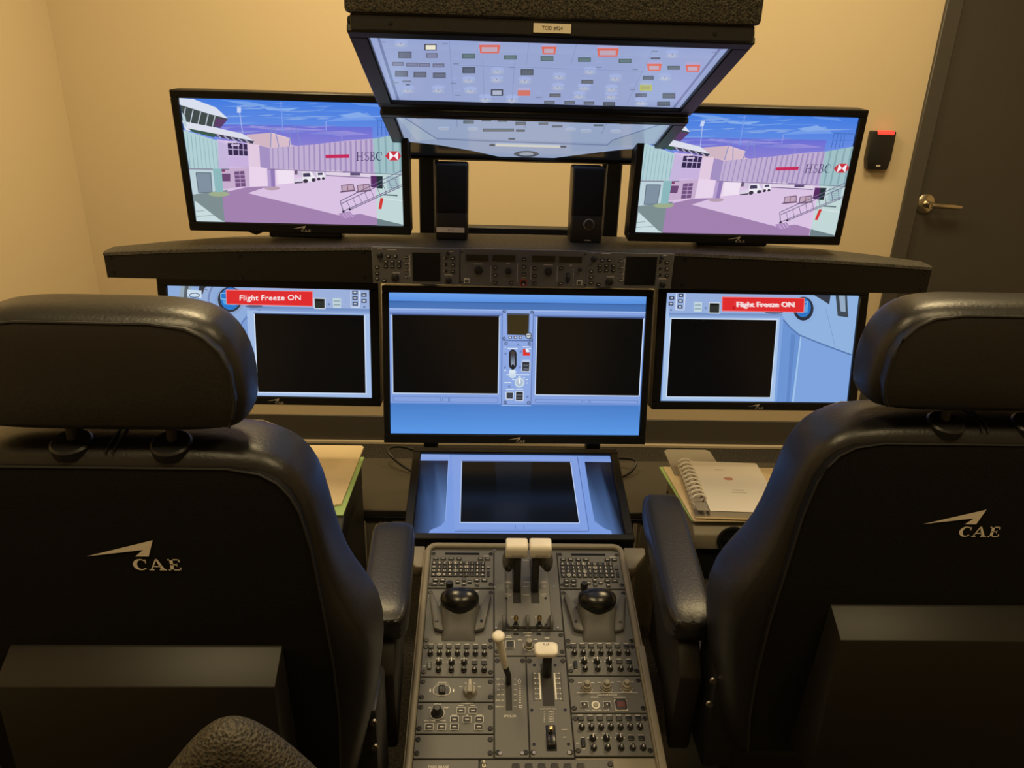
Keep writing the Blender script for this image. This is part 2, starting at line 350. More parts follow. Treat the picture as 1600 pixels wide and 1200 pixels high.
# ---- picture: airport apron, shown twice
def apron(c):
    p = Pic(c)
    sky_t, sky_m, sky_b = (58,128,246), (88,140,246), (150,150,236)
    p.grad([(100,110),(1460,150),(1460,300),(100,260)], sky_t, sky_m)
    p.grad([(100,259),(1460,299),(1460,620),(100,560)], sky_m, sky_b)
    p.grad([(360,285),(1262,300),(1265,420),(360,420)], (104,112,232), (140,128,226))
    for pts, col in [([(560,165),(700,190),(830,185),(760,205),(640,200)], (128,178,250)), ([(360,140),(520,150),(640,172),(500,170)], (110,165,250)),
                     ([(960,270),(1100,235),(1230,215),(1290,260),(1120,262)], (110,160,250)), ([(1060,230),(1180,210),(1240,235),(1130,250)], (130,175,250)),
                     ([(520,290),(650,300),(860,310),(1000,318),(800,325),(600,312)], (160,150,238)), ([(1120,150),(1300,165),(1330,185),(1180,170)], (90,150,248)),
                     ([(930,330),(1100,322),(1250,345),(1050,352)], (150,142,234))]: p.poly(pts, col)
    rnd = random.Random(7)
    for k in range(46):
        x = rnd.uniform(380,1330); y = rnd.uniform(150,345); w = rnd.uniform(40,150); t = rnd.uniform(.10,.38)*(1 if y < 260 else .8); b_ = (66,132,246) if y < 285 else (110,118,232)
        if y > 285 and x+w > 1255: continue
        p.poly([(x-w,y+rnd.uniform(-3,6)),(x-w*.3,y-rnd.uniform(2,5)),(x+w,y-rnd.uniform(2,10)),(x+w*.2,y+rnd.uniform(2,5))], tuple(int(c+(240-c)*t) for c in b_))
    p.line((716,150), (728,330), 6, (120,160,250)); p.line((468,200), (488,335), 5, (170,190,250)); p.rect(455,182,478,215,(200,215,255)); p.line((984,265), (986,320), 4, (150,170,250)); p.line((1078,350),(1080,380),4,(150,150,230))
    p.poly([(130,540),(1470,560),(1470,900),(200,900)], (226,198,236))                                   # apron concrete
    p.poly([(960,552),(1250,565),(1255,598),(960,585)], (232,216,238)); p.line((985,588),(1250,603),5,(120,100,150)); p.rect(1085,560,1200,572,(120,100,150)); p.rect(1130,572,1190,588,(90,75,120))
    p.poly([(510,345),(655,334),(774,370),(778,406),(806,412),(800,560),(515,540)], (224,192,208)); p.poly([(510,345),(655,334),(660,420),(520,405)], (216,184,200)); p.line((655,334),(774,370),5,(236,208,220))
    p.poly([(515,400),(590,405),(595,540),(522,540)], (233,206,232))
    p.poly([(520,535),(790,545),(796,632),(640,650),(528,655)], (240,216,244)); p.poly([(690,545),(792,546),(796,632),(700,640)], (248,230,250))
    p.rect(797,553,818,583,(110,90,120)); p.poly([(815,545),(985,555),(985,600),(815,590)], (214,196,226))
    p.poly([(335,372),(520,398),(526,545),(345,548)], (214,190,238))
    p.poly([(398,385),(515,402),(519,471),(403,466)], (52,40,84))
    for x in (428,462,490): p.line((x,392),(x+4,470),5,(190,170,220))
    p.line((400,430),(517,437),5,(190,170,220)); p.rect(385,383,455,395,(225,205,240)); p.rect(420,402,470,412,(210,190,230))
    p.poly([(405,472),(520,476),(524,535),(408,532)], (206,180,232))
    p.poly([(358,548),(526,536),(531,652),(368,668)], (206,176,214)); p.rect(362,577,415,622,(112,70,122)); p.rect(360,550,385,566,(140,60,110))
    p.poly([(438,564),(498,560),(507,652),(447,656)], (118,80,134))
    for y in (585,608,630): p.line((442,y),(502,y-2),4,(190,160,205))
    p.line((470,562),(478,654),4,(190,160,205))
    p.poly([(118,168),(402,252),(356,306),(132,268)], (62,76,76)); p.poly([(112,128),(195,134),(330,184),(402,250),(300,225),(112,168)], (222,230,246))
    p.poly([(330,250),(400,254),(356,304),(320,296)], (96,60,112))
    for x in (150,195,240,285,325): p.line((x,185+(x-150)*.28),(x-18,272+(x-150)*.2),6,(196,208,222))
    p.poly([(130,264),(330,303),(490,340),(565,388),(550,398),(150,318)], (226,228,244)); p.poly([(165,308),(560,384),(548,399),(205,332)], (64,58,88))
    for x in range(210,545,42): p.line((x,312+(x-165)*.19),(x+26,336+(x-165)*.17),6,(180,180,214))
    p.poly([(165,308),(330,340),(320,362),(190,328)], (52,92,76))
    p.poly([(132,316),(342,382),(347,546),(172,546)], (178,214,220))
    for x in range(160,340,24): p.line((x,330+(x-140)*.31),(x+18,544),5,(148,190,200))
    p.poly([(342,382),(396,404),(410,549),(346,547)], (204,184,230)); p.line((172,548),(410,550),6,(120,110,140))
    p.poly([(172,550),(322,552),(330,700),(190,705)], (192,216,226)); p.poly([(212,570),(300,571),(308,686),(228,690)], (128,148,168)); p.frame([(212,570),(300,571),(308,686),(228,690)], 5, (96,116,132))
    p.poly([(128,210),(150,240),(160,300),(140,290)], (190,215,225))
    # shade on the ground
    p.poly([(190,700),(400,672),(392,900),(190,900)], (126,146,150)); p.poly([(204,735),(355,850),(390,900),(205,900)], (204,226,230)); p.line((205,800),(262,795),4,(150,170,176)); p.line((210,830),(320,822),4,(150,170,176))
    p.poly([(368,690),(520,655),(640,652),(520,692),(1095,832),(1190,815),(1292,842),(1295,900),(388,900)], (168,130,184))
    p.ell(350,697,62,15,(160,178,140)); p.poly([(312,546),(364,546),(374,684),(328,686)], (138,190,196))
    p.ell(665,663,46,12,(190,160,180)); p.poly([(634,544),(681,545),(684,652),(640,656)], (150,122,192)); p.poly([(634,544),(655,544),(660,655),(640,656)], (186,160,216))
    # covered walkway
    p.poly([(588,408),(650,424),(905,404),(1125,378),(1268,368),(1278,572),(1000,556),(640,546),(595,538)], (198,178,220))
    p.poly([(588,408),(650,424),(655,545),(595,538)], (168,146,206))
    for i, x in enumerate(range(668,1268,31)):
        t = (x-668)/600; w = 6+8*t; p.line((x,424-54*t),(x+3,546+24*t), w, (168,144,200))
    p.poly([(1266,369),(1470,340),(1470,580),(1278,572)], (160,198,206))
    for x in (1300,1340,1384,1425): p.line((x,366-(x-1266)*.13),(x+8,572),11,(134,174,184))
    p.line((640,548),(1278,575),5,(140,116,170)); p.line((1278,574),(1470,584),5,(100,140,150))
    for a, b in [((655,420),(660,310)),((660,310),(680,305)),((680,305),(706,418)),((768,412),(780,302)),((780,302),(806,296)),((806,296),(838,408))]: p.line(a, b, 5, (126,140,210))
    for x in (1294,1318,1342,1362): p.line((x,258+(x-1294)*.1),(x+3,352-(x-1294)*.1),4,(60,110,200))
    p.line((1292,258),(1440,262),4,(60,110,200)); p.line((1292,300),(1440,300),3,(60,110,200))
    p.poly([(983,464),(1125,461),(1125,482),(985,484)], (216,34,92))
    L, w = serif('HSBC', .12, .06, .06)
    for q in L: p.poly([(1168+a/w*155, 500-b*54-a*.5) for a, b in q], (52,44,98))
    x0, x1, y0, y1 = 1366, 1418, 442, 497; ym = 470
    p.poly([(1340,ym),(x0,y0),(x1,y0),(1442,ym),(x1,y1),(x0,y1)], (218,44,62)); p.poly([(x0,y0),(x1,y1),(x1,y0),(x0,y1)][:1]+[(1392,ym),(x0,y1)], (250,244,250)); p.poly([(x1,y0),(x1,y1),(1392,ym)], (250,244,250))
    # vehicles, baggage carts, stair truck
    p.poly([(1282,576),(1470,586),(1470,900),(1292,842)], (196,222,222)); p.poly([(1292,842),(1470,880),(1470,900),(1294,900)], (112,132,140))
    p.poly([(1254,588),(1326,590),(1326,664),(1256,656)], (92,40,104)); p.poly([(1290,590),(1326,590),(1326,664),(1292,662)], (30,50,56))
    p.poly([(1345,590),(1425,588),(1428,665),(1350,670)], (168,200,208)); p.line((1330,700),(1415,706),8,(90,110,120))
    for y in range(600,665,12): p.line((1365,y),(1418,y-2),3,(130,160,172))
    p.poly([(1312,720),(1331,720),(1319,787),(1301,785)], (232,50,50)); p.line((1331,722),(1470,738),4,(230,240,240))
    p.poly([(796,606),(845,600),(850,622),(798,634)], (226,216,238)); p.poly([(845,566),(898,562),(926,600),(926,620),(850,622)], (244,240,252)); p.poly([(850,572),(890,570),(898,592),(852,594)], (70,60,96)); p.ell(866,618,15,12,(60,50,70)); p.ell(914,612,13,11,(60,50,70)); p.line((800,630),(850,625),8,(80,70,96))
    p.poly([(930,566),(972,563),(982,590),(980,606),(934,604)], (242,238,250)); p.poly([(938,570),(966,568),(970,582),(940,584)], (80,70,110)); p.ell(945,606,10,9,(60,50,70)); p.ell(972,603,9,8,(60,50,70))
    for x in (1080,1175): p.poly([(x,645),(x+70,637),(x+78,672),(x+4,680)], (196,166,190)); p.frame([(x,645),(x+70,637),(x+78,672),(x+4,680)], 5, (120,84,120)); p.line((x-8,684),(x+84,676),6,(110,76,110)); p.line((x+35,640),(x+40,678),4,(140,70,90))
    st = (112,100,142)
    for a, b in [((1072,738),(1450,556)),((1082,752),(1450,580)),((1092,798),(1450,640)),((1130,790),(1450,650)),((1072,738),(1092,798))]: p.line(a, b, 5, st)
    for k in range(9): x = 1110+k*36; p.line((x,735-k*17),(x+24,782-k*15),3,st)
    p.ell(1092,800,8,7,(50,40,60)); p.ell(1131,788,7,6,(50,40,60)); p.poly([(1060,812),(1130,798),(1160,832),(1095,842)], (178,140,196))
    for k in range(3): p.line((1085+k*18,812-k*4),(1110+k*18,838-k*4),4,(210,180,225))
    return p
AP = [(110,127),(1426.7,162.3),(1450,888),(215,858)]
BZ = (.016,.016,.020)
monL = monitor('monitor', (-.4964,1.706,1.3158), .14, -2.6, .4522, .2546, BZ, 'monitor showing the airport apron, standing on the left of the black shelf', 'monitors showing the airport apron', apron(AP))
monR = monitor('monitor', (.4717,1.6996,1.3148), .6, -3.4, .4522, .2546, BZ, 'monitor showing the airport apron, beside the card reader and door', 'monitors showing the airport apron', apron(AP))
for o, zb_ in ((monL,-.1655),(monR,-.1615)):
    MB().prism([(-.075,-.130,-.022),(.080,-.130,-.022),(.086,zb_,-.022),(-.078,zb_,-.022)], (0,0,-.045), .004, 1).build('stand', 'black_plastic', o)
MB().tube([(-.125,-.144,-.012),(-.112,-.150,-.010),(-.102,-.154,-.010),(-.092,-.150,-.012),(-.088,-.142,-.016)], .0035, 6).build('cable_loop', 'cable_rubber', monL)

# ---- pictures of the instrument panels
BLU = (122,160,232)
def panel_right():
    p = Pic([(133,82),(1405,93),(1330,792),(92,782)])
    p.poly([(60,60),(1450,60),(1450,830),(60,830)], (124,168,236))
    p.poly([(130,70),(1000,80),(900,230),(120,215)], (150,178,232)); p.grad([(122,212),(900,216),(880,246),(120,242)], (104,140,204), (150,182,236))
    p.poly([(905,250),(960,310),(1020,365),(1130,405),(1355,480),(1420,500),(1440,80),(1000,80),(900,200)], (142,184,236))
    p.poly([(903,252),(1020,365),(975,800),(860,800)], (104,152,226)); p.poly([(1015,362),(1024,370),(975,800),(962,800)], (158,200,246)); p.poly([(955,340),(985,352),(945,800),(925,800)], (92,138,212))
    p.path([(903,252),(950,305),(1010,352),(1100,388),(1200,425),(1360,482)], 10, (84,124,190))
    p.line((1185,180),(1250,430),3,(110,152,216))
    p.poly([(1105,84),(1216,92),(1208,152),(1170,128)], (52,60,74)); p.poly([(1250,88),(1326,92),(1335,236),(1264,226)], (60,74,86)); p.poly([(1272,90),(1312,92),(1318,200),(1284,196)], (150,176,204))
    p.poly([(132,90),(880,240),(866,800),(92,785)][:1]+[(150,240),(880,244),(845,785),(105,780)], (168,200,244))
    p.poly([(163,248),(862,253),(820,762),(133,757)], (5,5,7)); p.frame([(163,248),(862,253),(820,762),(133,757)], 6, (206,226,252))
    p.ell(1035,185,90,92,(140,180,236)); p.ell(1035,180,68,78,(40,46,60)); p.ell(1033,172,52,64,(34,120,214)); p.frame([(1040,140),(1060,132),(1060,200),(1020,205)],6,(150,210,250)); p.poly([(985,170),(1060,150),(1064,205),(1000,208)],(90,170,238))
    p.ell(840,205,60,10,(80,96,128))
    p.poly([(498,107),(1042,112),(1037,203),(497,197)], (246,36,40)); p.frame([(498,107),(1042,112),(1037,203),(497,197)], 5, (255,120,120)); p.word('Flight Freeze ON', 778, 158, 44, 382, (255,240,240)); p.word('Flight Freeze ON', 779.8, 158, 44, 382, (255,240,240)); p.ell(566,174,11,11,(215,20,30))
    p.poly([(404,142),(474,143),(472,210),(402,209)], (48,52,50)); p.frame([(404,142),(474,143),(472,210),(402,209)], 5, (230,240,250)); p.rect(414,150,464,158,(16,18,18))
    p.poly([(307,138),(358,139),(355,201),(303,200)], (196,220,228)); p.rect(310,152,352,162,(150,176,190)); p.rect(309,176,350,186,(150,176,190)); p.ell(380,176,8,7,(110,140,190))
    p.frame([(190,70),(246,80),(240,190),(186,188)], 5, (228,238,252))
    for x, y in [(219,96),(216,132),(213,169),(160,113),(155,150)]: p.rect(x-16,y-11,x+16,y+11,(48,58,82)); p.rect(x-8,y-5,x+8,y+4,(200,214,236))
    p.ell(155,190,8,6,(100,130,180))
    return p
def panel_left():
    p = Pic([(85,67),(1420,98),(1433,806),(153.7,784)])
    p.poly([(40,40),(1460,60),(1460,850),(100,830)], (124,162,230))
    p.poly([(85,60),(700,80),(640,210),(560,330),(500,420),(140,760)], (140,176,232)); p.poly([(620,210),(1440,225),(1440,90),(640,70)], (156,180,230))
    p.grad([(625,205),(1425,226),(1425,262),(640,245)], (104,138,202), (146,178,234))
    p.poly([(295,60),(420,75),(330,110),(285,160)], (50,54,60)); p.poly([(175,60),(245,66),(230,170),(160,160)], (150,172,190)); p.poly([(200,64),(225,66),(212,170),(190,168)], (90,100,112))
    for a0, c, w in [(105,(150,178,226),60),(92,(112,140,196),12)]: p.path(arc(505,165,a0+55,a0+65,80,300,18), w, c)
    p.path([(700,230),(640,250),(590,300),(560,345)], 8, (96,126,190))
    p.poly([(218,95),(312,100),(312,152),(218,140)], (206,226,246)); p.frame(arc(266,132,34,14,0,330,12), 5, (60,80,120))
    p.ell(500,165,98,96,(136,166,214)); p.ell(500,160,80,84,(44,52,66)); p.ell(503,155,66,74,(30,124,222)); p.frame([(440,118),(482,118),(478,160),(440,156)],5,(150,210,250)); p.poly([(455,165),(540,172),(535,198),(460,192)],(80,170,240))
    p.ell(660,205,60,9,(84,100,134))
    p.poly([(612,232),(1425,258),(1430,806),(640,800)], (164,194,242))
    p.poly([(655,250),(1385,265),(1393,778),(680,770)], (9,8,8)); p.path([(660,252),(682,772),(1395,780),(1388,266)], 8, (206,226,252)); p.line((655,250),(1386,264),6,(90,120,180))
    p.poly([(475,97),(1045,108),(1045,205),(480,190)], (246,36,40)); p.frame([(475,97),(1045,108),(1045,205),(480,190)], 5, (255,120,120))
    for dx in (0,3.5): p.word('Flight Freeze ON', 769+dx, 152, 44, 398, (255,240,240))
    p.poly([(1062,147),(1134,150),(1134,217),(1064,214)], (46,50,46)); p.frame([(1062,147),(1134,150),(1134,217),(1064,214)], 5, (232,242,252)); p.rect(1072,158,1124,166,(16,18,18))
    p.poly([(1184,148),(1238,150),(1238,212),(1186,210)], (196,218,226)); p.rect(1190,162,1232,172,(150,174,188)); p.rect(1190,186,1232,196,(150,174,188)); p.ell(1160,187,9,7,(110,138,188))
    p.frame([(1304,90),(1360,92),(1357,208),(1303,204)], 5, (228,238,252))
    for x, y in [(1330,110),(1330,147),(1331,184),(1389,127),(1389,166)]: p.rect(x-17,y-12,x+17,y+12,(48,58,82)); p.rect(x-9,y-5,x+9,y+5,(200,214,236))
    p.ell(1391,206,8,6,(100,130,180))
    return p
def panel_mid():
    p = Pic([(97,60),(1498,81),(1456,838),(107,826)])
    p.poly([(60,40),(1540,40),(1540,860),(60,860)], (92,152,238))
    p.grad([(97,60),(1498,81),(1497,126),(98,106)], (104,166,250), (80,148,244)); p.line((97,108),(1497,126),4,(50,90,160))
    p.grad([(98,110),(1497,128),(1496,166),(98,148)], (62,116,196), (72,122,200)); p.poly([(98,146),(1496,165),(1462,672),(104,660)], (132,166,238))
    p.poly([(98,146),(1496,165),(1495,172),(98,153)], (160,192,250)); p.grad([(100,166),(712,172),(712,186),(100,180)], (120,152,224), (92,124,196)); p.grad([(880,178),(1492,186),(1490,200),(880,190)], (120,152,224), (92,124,196))
    p.grad([(104,662),(1462,674),(1456,838),(107,826)], (70,130,216), (86,158,250))
    p.line((104,664),(1462,676),5,(96,140,222))
    p.poly([(112,182),(696,190),(690,613),(118,607)], (6,6,7)); p.path([(112,180),(118,608),(690,614),(697,190)], 5, (206,224,252)); p.line((112,180),(697,188),6,(60,80,130))
    p.poly([(903,194),(1483,200),(1458,624),(892,617)], (7,7,7)); p.path([(902,192),(891,618),(1459,625),(1484,198)], 5, (206,224,252)); p.line((902,192),(1484,199),6,(60,80,130))
    for q in [[(120,625),(378,629),(378,656),(120,652)],[(426,630),(688,634),(688,659),(426,656)],[(388,630),(420,630),(420,656),(388,656)],[(892,642),(1148,646),(1146,664),(892,660)],[(1192,646),(1452,650),(1450,668),(1190,664)],[(1158,646),(1186,646),(1184,664),(1157,663)]]: p.frame(q, 3, (96,130,206))
    p.poly([(712,156),(882,160),(868,668),(708,666)], (140,172,240)); p.line((712,156),(708,666),4,(86,112,186)); p.line((882,160),(868,668),4,(86,112,186)); p.line((708,674),(868,676),4,(176,204,250))
    p.poly([(736,172),(860,175),(857,294),(738,290)], (70,78,100)); p.poly([(742,182),(854,184),(851,290),(743,288)], (56,46,22))
    for x in (755,783,811): p.rect(x-9,298,x+9,311,(40,46,64)); p.rect(x-5,301,x+5,307,(225,235,250))
    p.ell(855,295,18,18,(44,50,66)); p.ell(855,295,14,13,(196,206,214)); p.line((841,295),(869,295),4,(70,80,100)); p.line((716,320),(876,324),5,(70,92,156)); p.line((716,346),(876,350),4,(120,150,220))
    for x, y in [(724,164),(872,168),(733,338),(859,340),(728,658),(855,660),(722,310),(868,318)]: p.ell(x,y,9,9,(60,76,116)); p.ell(x,y,5,5,(130,160,220))
    p.frame([(726,344),(866,348),(860,652),(722,648)][:2], 1, (140,172,240))
    p.ell(769,396,21,26,(30,34,44)); p.rect(748,396,790,452,(30,34,44)); p.ell(769,452,21,26,(30,34,44)); p.ell(769,392,12,14,(70,64,62)); p.grad([(757,400),(781,400),(779,458),(759,458)], (60,66,84), (150,164,190)); p.rect(763,452,776,490,(26,30,40))
    p.poly([(750,480),(784,480),(786,520),(766,528),(748,518)], (198,222,240)); p.poly([(752,482),(782,482),(780,500),(754,500)], (224,240,250))
    p.line((735,506),(860,506),4,(220,234,252)); p.rect(742,362,796,368,(220,234,252)); p.rect(724,356,736,361,(200,216,246)); p.rect(822,352,856,358,(206,222,250)); p.rect(856,362,868,368,(220,234,252))
    p.poly([(824,366),(836,366),(842,386),(862,386),(862,404),(824,404)], (240,44,36)); p.poly([(838,366),(850,364),(860,382),(844,384)], (240,246,250))
    for x, y in [(730,393),(812,382),(726,468),(808,466),(797,344),(750,572),(848,628)]: p.ell(x,y,7,7,(112,140,206))
    p.poly([(819,436),(862,437),(860,490),(818,489)], (40,46,58)); p.frame([(819,436),(862,437),(860,490),(818,489)],4,(216,230,250)); p.rect(826,452,854,462,(90,100,112)); p.rect(826,470,854,482,(96,106,118)); p.rect(822,426,862,431,(214,228,250))
    p.ell(806,550,27,27,(206,224,240)); p.ell(806,550,20,20,(176,198,222)); p.poly([(800,528),(812,528),(810,556),(802,556)], (244,250,252))
    for x, y, w in [(806,518,14),(830,524,10),(845,534,14),(848,553,8),(774,534,16),(742,551,40),(728,484,12),(753,496,10),(788,492,8),(755,587,46),(806,586,40)]: p.rect(x-w/2,y-3,x+w/2,y+2,(222,236,252))
    p.poly([(733,602),(772,602),(771,640),(733,639)], (58,66,80)); p.frame([(733,602),(772,602),(771,640),(733,639)],4,(226,238,252)); p.poly([(785,597),(826,598),(825,648),(784,647)], (40,46,52)); p.frame([(785,597),(826,598),(825,648),(784,647)],4,(216,230,250)); p.rect(792,614,818,622,(96,104,110)); p.rect(792,630,818,638,(96,104,110))
    return p
def panel_low():
    p = Pic([(78,82),(1398,88),(1490,645),(20,640)])
    p.poly([(0,60),(1560,60),(1560,680),(0,680)], (122,158,234))
    D, M_ = (10,18,34), (74,110,170)
    def fade(pts, cols): p.poly(pts, None, cols)
    fade([(70,128),(170,128),(160,640),(20,640)], [(8,13,24),(24,38,66),(66,100,160),(10,16,28)]); fade([(169,128),(270,128),(248,560),(160,640)], [(24,38,66),(16,24,44),(100,140,210),(66,100,160)])
    fade([(1212,130),(1320,131),(1420,645),(1282,545)], [(12,20,40),(18,30,56),(74,108,166),(86,126,194)]); fade([(1319,131),(1420,132),(1500,650),(1419,645)], [(18,30,56),(10,16,30),(8,12,22),(74,108,166)])
    p.poly([(268,88),(1215,92),(1275,545),(1300,575),(1395,610),(1405,650),(125,645),(140,608),(215,578),(245,545)], (120,158,238))
    p.grad([(76,84),(275,85),(270,128),(72,128)], (138,170,240), (122,156,232)); p.grad([(1208,92),(1402,90),(1410,132),(1214,130)], (112,150,226), (122,158,234))
    p.poly([(290,92),(1180,97),(1240,610),(310,612)], (128,162,238)); p.path([(272,94),(268,130),(246,545)], 3, (150,184,246)); p.path([(1170,98),(1240,605),(1235,614),(310,616)], 6, (86,116,186))
    p.poly([(360,132),(1120,133),(1174,556),(348,555)], (4,8,14)); p.path([(360,130),(347,556),(1176,557),(1121,132)], 6, (188,210,250)); p.line((358,129),(1122,131),5,(84,110,176))
    for x in (730,788): p.line((x,575),(x,598),4,(92,122,196))
    p.path([(340,605),(1180,600)], 3, (104,138,212)); p.grad([(110,638),(1428,640),(1432,648),(106,646)], (196,216,250), (196,216,250))
    p.grad([(590,134),(850,134),(830,400),(610,400)], (12,24,38), (5,10,16))
    return p
monitor('monitor', (-.601,1.768,.888), -.5, 6.9, .476, .268, (.022,.030,.021), 'side monitor with a red Flight Freeze banner, half hidden by the left seat headrest', 'monitors with a red banner below the shelf', panel_left())
monitor('monitor', (.589,1.764,.896), .9, 10.5, .476, .268, (.022,.030,.021), 'side monitor with a red Flight Freeze banner, beside the right seat', 'monitors with a red banner below the shelf', panel_right())
mm = monitor('monitor', (-.009,1.691,.869), .67, 10.7, .598, .336, (.016,.016,.022), 'largest centre monitor with two black displays on a blue instrument panel', None, panel_mid())
ml = monitor('monitor', (-.003,1.589,.588), .25, 75.7, .476, .268, (.020,.018,.018), 'monitor lying tilted above the pedestal with one black display', None, panel_low(), logo=False)
MB().box((-.05,-.06,-.075), (.05,.06,-.05), .004, 1).build('mount', 'matte_black', mm)
MB().box((-.2,-.10,-.07), (.2,.10,-.05), .004, 1).build('mount', 'matte_black', ml)

# ================================================================== overhead unit
def overhead(kind):
    if kind == 'near':
        p = Pic([(125,126),(1425,167),(1238,393),(212,364)])
        p.poly([(60,100),(1500,100),(1500,440),(60,440)], (152,168,218)); p.grad([(125,126),(1425,167),(1380,220),(150,180)], (146,164,220), (156,172,220))
        p.path([(160,140),(1395,182)], 6, (116,134,186)); p.path([(160,138),(235,370)], 10, (112,128,178)); p.path([(1385,180),(1215,395)], 8, (112,128,178)); p.path([(125,126),(1425,167)], 6, (186,200,236))
        for a, b in [((415,150),(430,370)),((1140,190),(1040,395)),((700,160),(690,240)),((870,165),(850,240)),((535,220),(540,360)),((650,200),(640,370)),((440,240),(1110,262))]: p.line(a, b, 3, (140,156,208))
        g1, g2, gr = (92,98,120), (112,116,146), (88,110,116)
        for x, y, w, h, c in [(257,204,48,24,g1),(353,206,42,18,g2),(232,236,42,14,g2),(282,238,44,14,g2),(326,239,42,14,g2),(377,241,42,14,g2),(245,271,46,20,g1),(311,273,46,20,g1),(380,276,46,20,g1),
                              (484,207,46,18,gr),(633,212,46,16,gr),(764,216,46,18,gr),(898,220,46,16,gr),(1043,224,46,16,gr),(485,257,46,22,(78,88,108)),(693,264,46,22,(82,90,104)),(908,298,42,14,(96,102,112)),
                              (1152,215,34,7,g1),(1217,248,44,14,(84,100,108)),(1126,284,40,14,(84,92,112)),(1101,346,40,13,g1),(1200,348,46,18,(80,86,102)),(1181,376,46,16,(80,86,102)),(793,346,40,13,(96,100,112)),
                              (773,370,38,12,(100,106,120)),(845,371,38,12,(100,106,120)),(914,373,38,12,(100,106,120)),(986,376,44,15,(80,86,100)),(263,295,30,6,(120,126,154)),(268,307,14,5,(90,96,120))]:
            p.rect(x-w/2,y-h/2,x+w/2,y+h/2,c); p.rect(x-w/2+5,y-h/2+4,x+w/2-4,y+h/2-3,tuple(min(255,int(k*1.18)) for k in c))
        for x, y, w, h in [(560,180,76,30),(772,185,54,28),(982,192,78,30),(1148,245,54,26),(1286,248,54,26)]: p.poly([(x-w/2,y-h/2),(x+w/2,y-h/2),(x+w/2-6,y+h/2),(x-w/2+4,y+h/2)], (236,104,84)); p.rect(x-w/2+9,y-h/2+8,x+w/2-11,y+h/2-5,(196,170,190))
        p.rect(660,326,704,346,(224,116,100)); p.rect(1096,307,1140,328,(186,190,80)); p.rect(1102,312,1133,323,(168,170,100)); p.rect(326,161,370,184,(70,70,86)); p.rect(331,165,366,181,(240,236,212)); p.rect(564,322,608,346,(70,78,96)); p.rect(570,327,602,342,(176,186,214))
        for x, y in [(243,165),(588,262),(585,292),(485,294),(685,296),(491,331),(808,281),(918,262),(1008,287),(803,318),(897,320),(995,325),(1212,202),(1186,283),(268,328),(377,328),(640,362),(545,360),(880,348),(994,350),(1100,372)]: p.ell(x,y,24,8,(164,178,216)); p.ell(x-2,y-2,14,6,(182,190,216)); p.line((x-1,y-8),(x,y-3),3,(120,130,168))
        for x, y in [(178,150),(400,156),(440,228),(430,298),(735,348),(1150,183),(1365,186),(1080,248),(1070,320),(950,240),(640,240),(446,340),(225,295)]: p.rect(x-10,y-2,x+10,y+2,(128,138,176))
        return p
    p = Pic([(220,409),(1215,437),(1104,573),(277,552)])
    p.grad([(150,380),(1300,420),(1180,520),(240,490)], (152,170,208), (150,168,204)); p.grad([(240,489),(1180,519),(1104,590),(277,570)], (140,160,198), (128,152,190))
    p.poly([(220,405),(240,412),(370,497),(560,506),(960,520),(1000,500),(1200,430),(1260,440),(1104,590),(260,570)], (146,164,200)); p.poly([(218,408),(240,412),(372,498),(300,505)], (158,178,204)); p.poly([(1000,500),(1205,436),(1150,525),(985,520)], (142,162,190))
    p.path([(240,414),(372,498),(560,506),(980,520),(1000,502),(1195,440)], 4, (112,130,172)); p.path([(440,412),(445,455)], 3, (130,146,186)); p.path([(690,420),(688,460)], 3, (130,146,186)); p.path([(985,430),(960,480)], 3, (130,146,186))
    for x, y, w, h in [(313,422,32,8),(485,425,36,8),(485,438,38,12),(549,431,34,9),(607,433,34,9),(672,430,36,7),(672,443,38,12),(592,466,112,11),(671,468,32,8),(753,443,34,8),(803,453,36,7),(798,432,36,8),(918,435,36,8),(951,449,36,7),(1045,440,38,10)]:
        p.rect(x-w/2,y-h/2,x+w/2,y+h/2,(86,98,112)); p.rect(x-w/2+4,y-h/2+3,x+w/2-3,y+h/2-2,(104,118,130))
    for x, y in [(395,462),(500,463),(850,465),(905,470),(1010,472)]: p.ell(x,y,20,5,(168,180,206))
    p.rect(628,494,652,499,(70,80,96)); p.poly([(582,514),(812,520),(812,528),(582,522)], (206,208,200)); p.rect(560,515,580,521,(60,70,86)); p.rect(814,521,834,527,(60,70,86))
    p.poly([(240,500),(255,505),(380,518),(493,537),(601,563),(620,600),(250,600)], (12,14,16)); p.poly([(1160,525),(1145,527),(1040,533),(943,544),(792,563),(770,600),(1140,600)], (12,14,16))
    p.ell(692,549,45,11,(72,84,100)); p.ell(692,549,26,6,(150,164,184))
    return p
OU = monitor('overhead_monitor', (.004,1.362,1.506), .27, -70.2, .531, .299, (.027,.022,.022), 'upper overhead monitor showing switch panels with red guarded buttons', 'overhead monitors', overhead('near'), logo=False, depth=.020)
OL = monitor('overhead_monitor', (.003,1.682,1.378), -.2, -69.6, .531, .292, (.026,.018,.016), 'lower overhead monitor, hanging just above the two loudspeakers', 'overhead monitors', overhead('far'), logo=False, depth=.030)
oh = empty('overhead_housing', (.005,1.19,1.583), None, 'black textured housing above the overhead monitors with a TCID label', 'housing')
MB().box((-.293,-.004,.001), (.293,.36,.26), .006, 2).build('case', 'textured_black', oh)
MB().box((-.286,.002,-.0205), (.286,.010,.0005), .0015, 1).build('lip', 'shelf_paint', oh)
lb = MB().box((-.029,.0,-.0165), (.024,.0022,-.0045)).build('name_label', 'label_paper', oh)
print_mesh('label_text', text_at('TCID #924', -.0025, -.0105, .0052, .029), 'print_dark', lb, lambda x, y: (x, -.0004, y))
for x in (-.23,.23): piece('screw', 'screw', 'screw_dark', oh, (x,.0022,-.010), (.006,.006,.002), Matrix.Rotation(math.pi/2, 3, 'X'))

